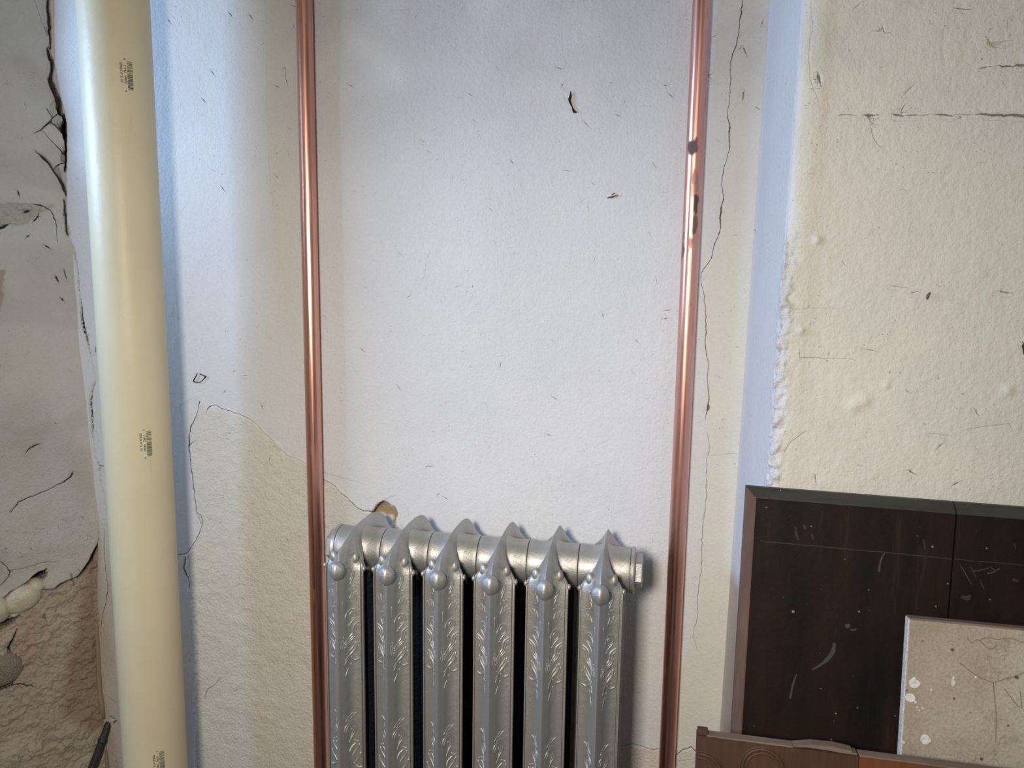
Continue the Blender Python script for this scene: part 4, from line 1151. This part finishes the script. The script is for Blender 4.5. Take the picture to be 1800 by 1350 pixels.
# dusty top faces
for x0, x1, n in ((0.012, local(KF, 1395, 1310)[0], 20), (j1 + 0.001, 0.62, 20)):
    obj('top_edge', box(x0, x1, 0.0012, KT - 0.0003, HK - 0.001, HK + 0.0011, 0.0006), M['raw'], car)
xl, _ = local(KF, 1382, 1310); 
sp = [(xl, HK - 0.0015), (xl + 0.03, HK + 0.0052), (xl + 0.055, HK + 0.0058), (xl + 0.075, HK + 0.0035), (j1 - 0.008, HK + 0.0015), (j1 - 0.001, HK + 0.001), (j1 - 0.001, HK - 0.003), (xl + 0.075, HK - 0.0015), (xl + 0.05, HK + 0.0006), (xl + 0.025, HK + 0.001)]
obj('splinter', prism(sp, 0.004, KT + 0.001), M['raw'], car)['label'] = 'pale torn splinter along the top edge'
obj('corner_block', box(0.001, 0.0135, 0.004, KT, HK - 0.001, HK + 0.005, 0.0008), M['brown'], car)


def arc_ring(cx, cz, r, tr, xmin, mat=M['brown']):
    bm = bmesh.new(); rings = []; n = 72
    for k in range(n + 1):
        a = 6.28319 * k / n; x, z = cx + r * math.cos(a), cz + r * math.sin(a)
        if x - tr < xmin:
            rings.append(None); continue
        rings.append([bm.verts.new((cx + (r + tr * math.cos(b)) * math.cos(a), -tr * 0.55 * math.sin(b), cz + (r + tr * math.cos(b)) * math.sin(a))) for b in (6.28319 * q / 8 for q in range(8))])
    for a, b in zip(rings, rings[1:]):
        if a and b:
            for q in range(8): bm.faces.new((a[q], a[(q + 1) % 8], b[(q + 1) % 8], b[q]))
    bmesh.ops.recalc_face_normals(bm, faces=bm.faces)
    return obj('carved_ring', bm, mat, car, True)


for u, v, scale in ((1231, 1363, 1.12), (1341, 1352, 1.0)):
    cx, cz = local(KF, u, v)
    arc_ring(cx, cz, 0.0235 * scale, 0.0019, 0.0); arc_ring(cx, cz, 0.0190 * scale, 0.0014, 0.0); arc_ring(cx, cz, 0.0265 * scale, 0.0011, 0.0)

# ------------------------------------------------------------------ scraps stuck to the walls
def stuck(name, label, cat, px, rads, mat, plane_y=-0.0025, seg=7):
    P = [at_y(u, v, plane_y) for u, v in catmull(px, 3)]
    n = len(P); rr_ = np.interp(np.linspace(0, 1, n), np.linspace(0, 1, len(rads)), rads) * 0.001
    c = Vector(P[n // 2])
    o = obj(name, tube([Vector(p) - c for p in P], list(rr_), seg), mat, None, True); o.location = c
    return tag(o, label, cat)


stuck('dried_stem', 'dark curled dried stem stuck high on the back wall', 'stem', [(1003, 160), (1003, 168), (1001, 175), (1003, 182), (1006, 188), (1009, 196), (1014, 197)], [0.5, 1.8, 2.2, 1.6, 1.0, 2.4, 0.8], M['twig'])
o = stuck('husk', 'small tan husk stuck to the back wall below the dried stem', 'husk', [(1067, 348), (1076, 346), (1087, 343)], [0.5, 1.8, 0.4], M['husk'])
o2 = stuck('flake', 'x', 'x', [(1075, 343), (1079, 340), (1082, 340)], [0.4, 1.1, 0.4], M['husk']); loc = o2.location - o.location
for k in ('label', 'category'): del o2[k]
o2.parent = o; o2.location = loc
stuck('twig_loop', 'thin brown twig bent into a loop right of the cream pipe', 'twig', [(347, 656), (344, 662), (340, 670), (346, 672), (353, 671), (358, 666), (361, 662), (357, 660), (351, 657)], [0.7, 0.9, 1.2, 0.7, 0.7, 0.8, 1.5, 0.8, 0.9], M['twig'])
stuck('leaf_scrap', 'small brown leaf scrap caught in the crack right of the tarnished copper pipe', 'leaf', [(1246, 711), (1245, 717), (1243, 722)], [0.5, 2.2, 1.0], M['husk'])
stuck('seed_scrap', 'small brown seed scrap on the cream wall above the dark panel', 'seed', [(1635, 514), (1631, 520), (1630, 526)], [1.0, 2.0, 1.0], M['husk'], YF - 0.002)
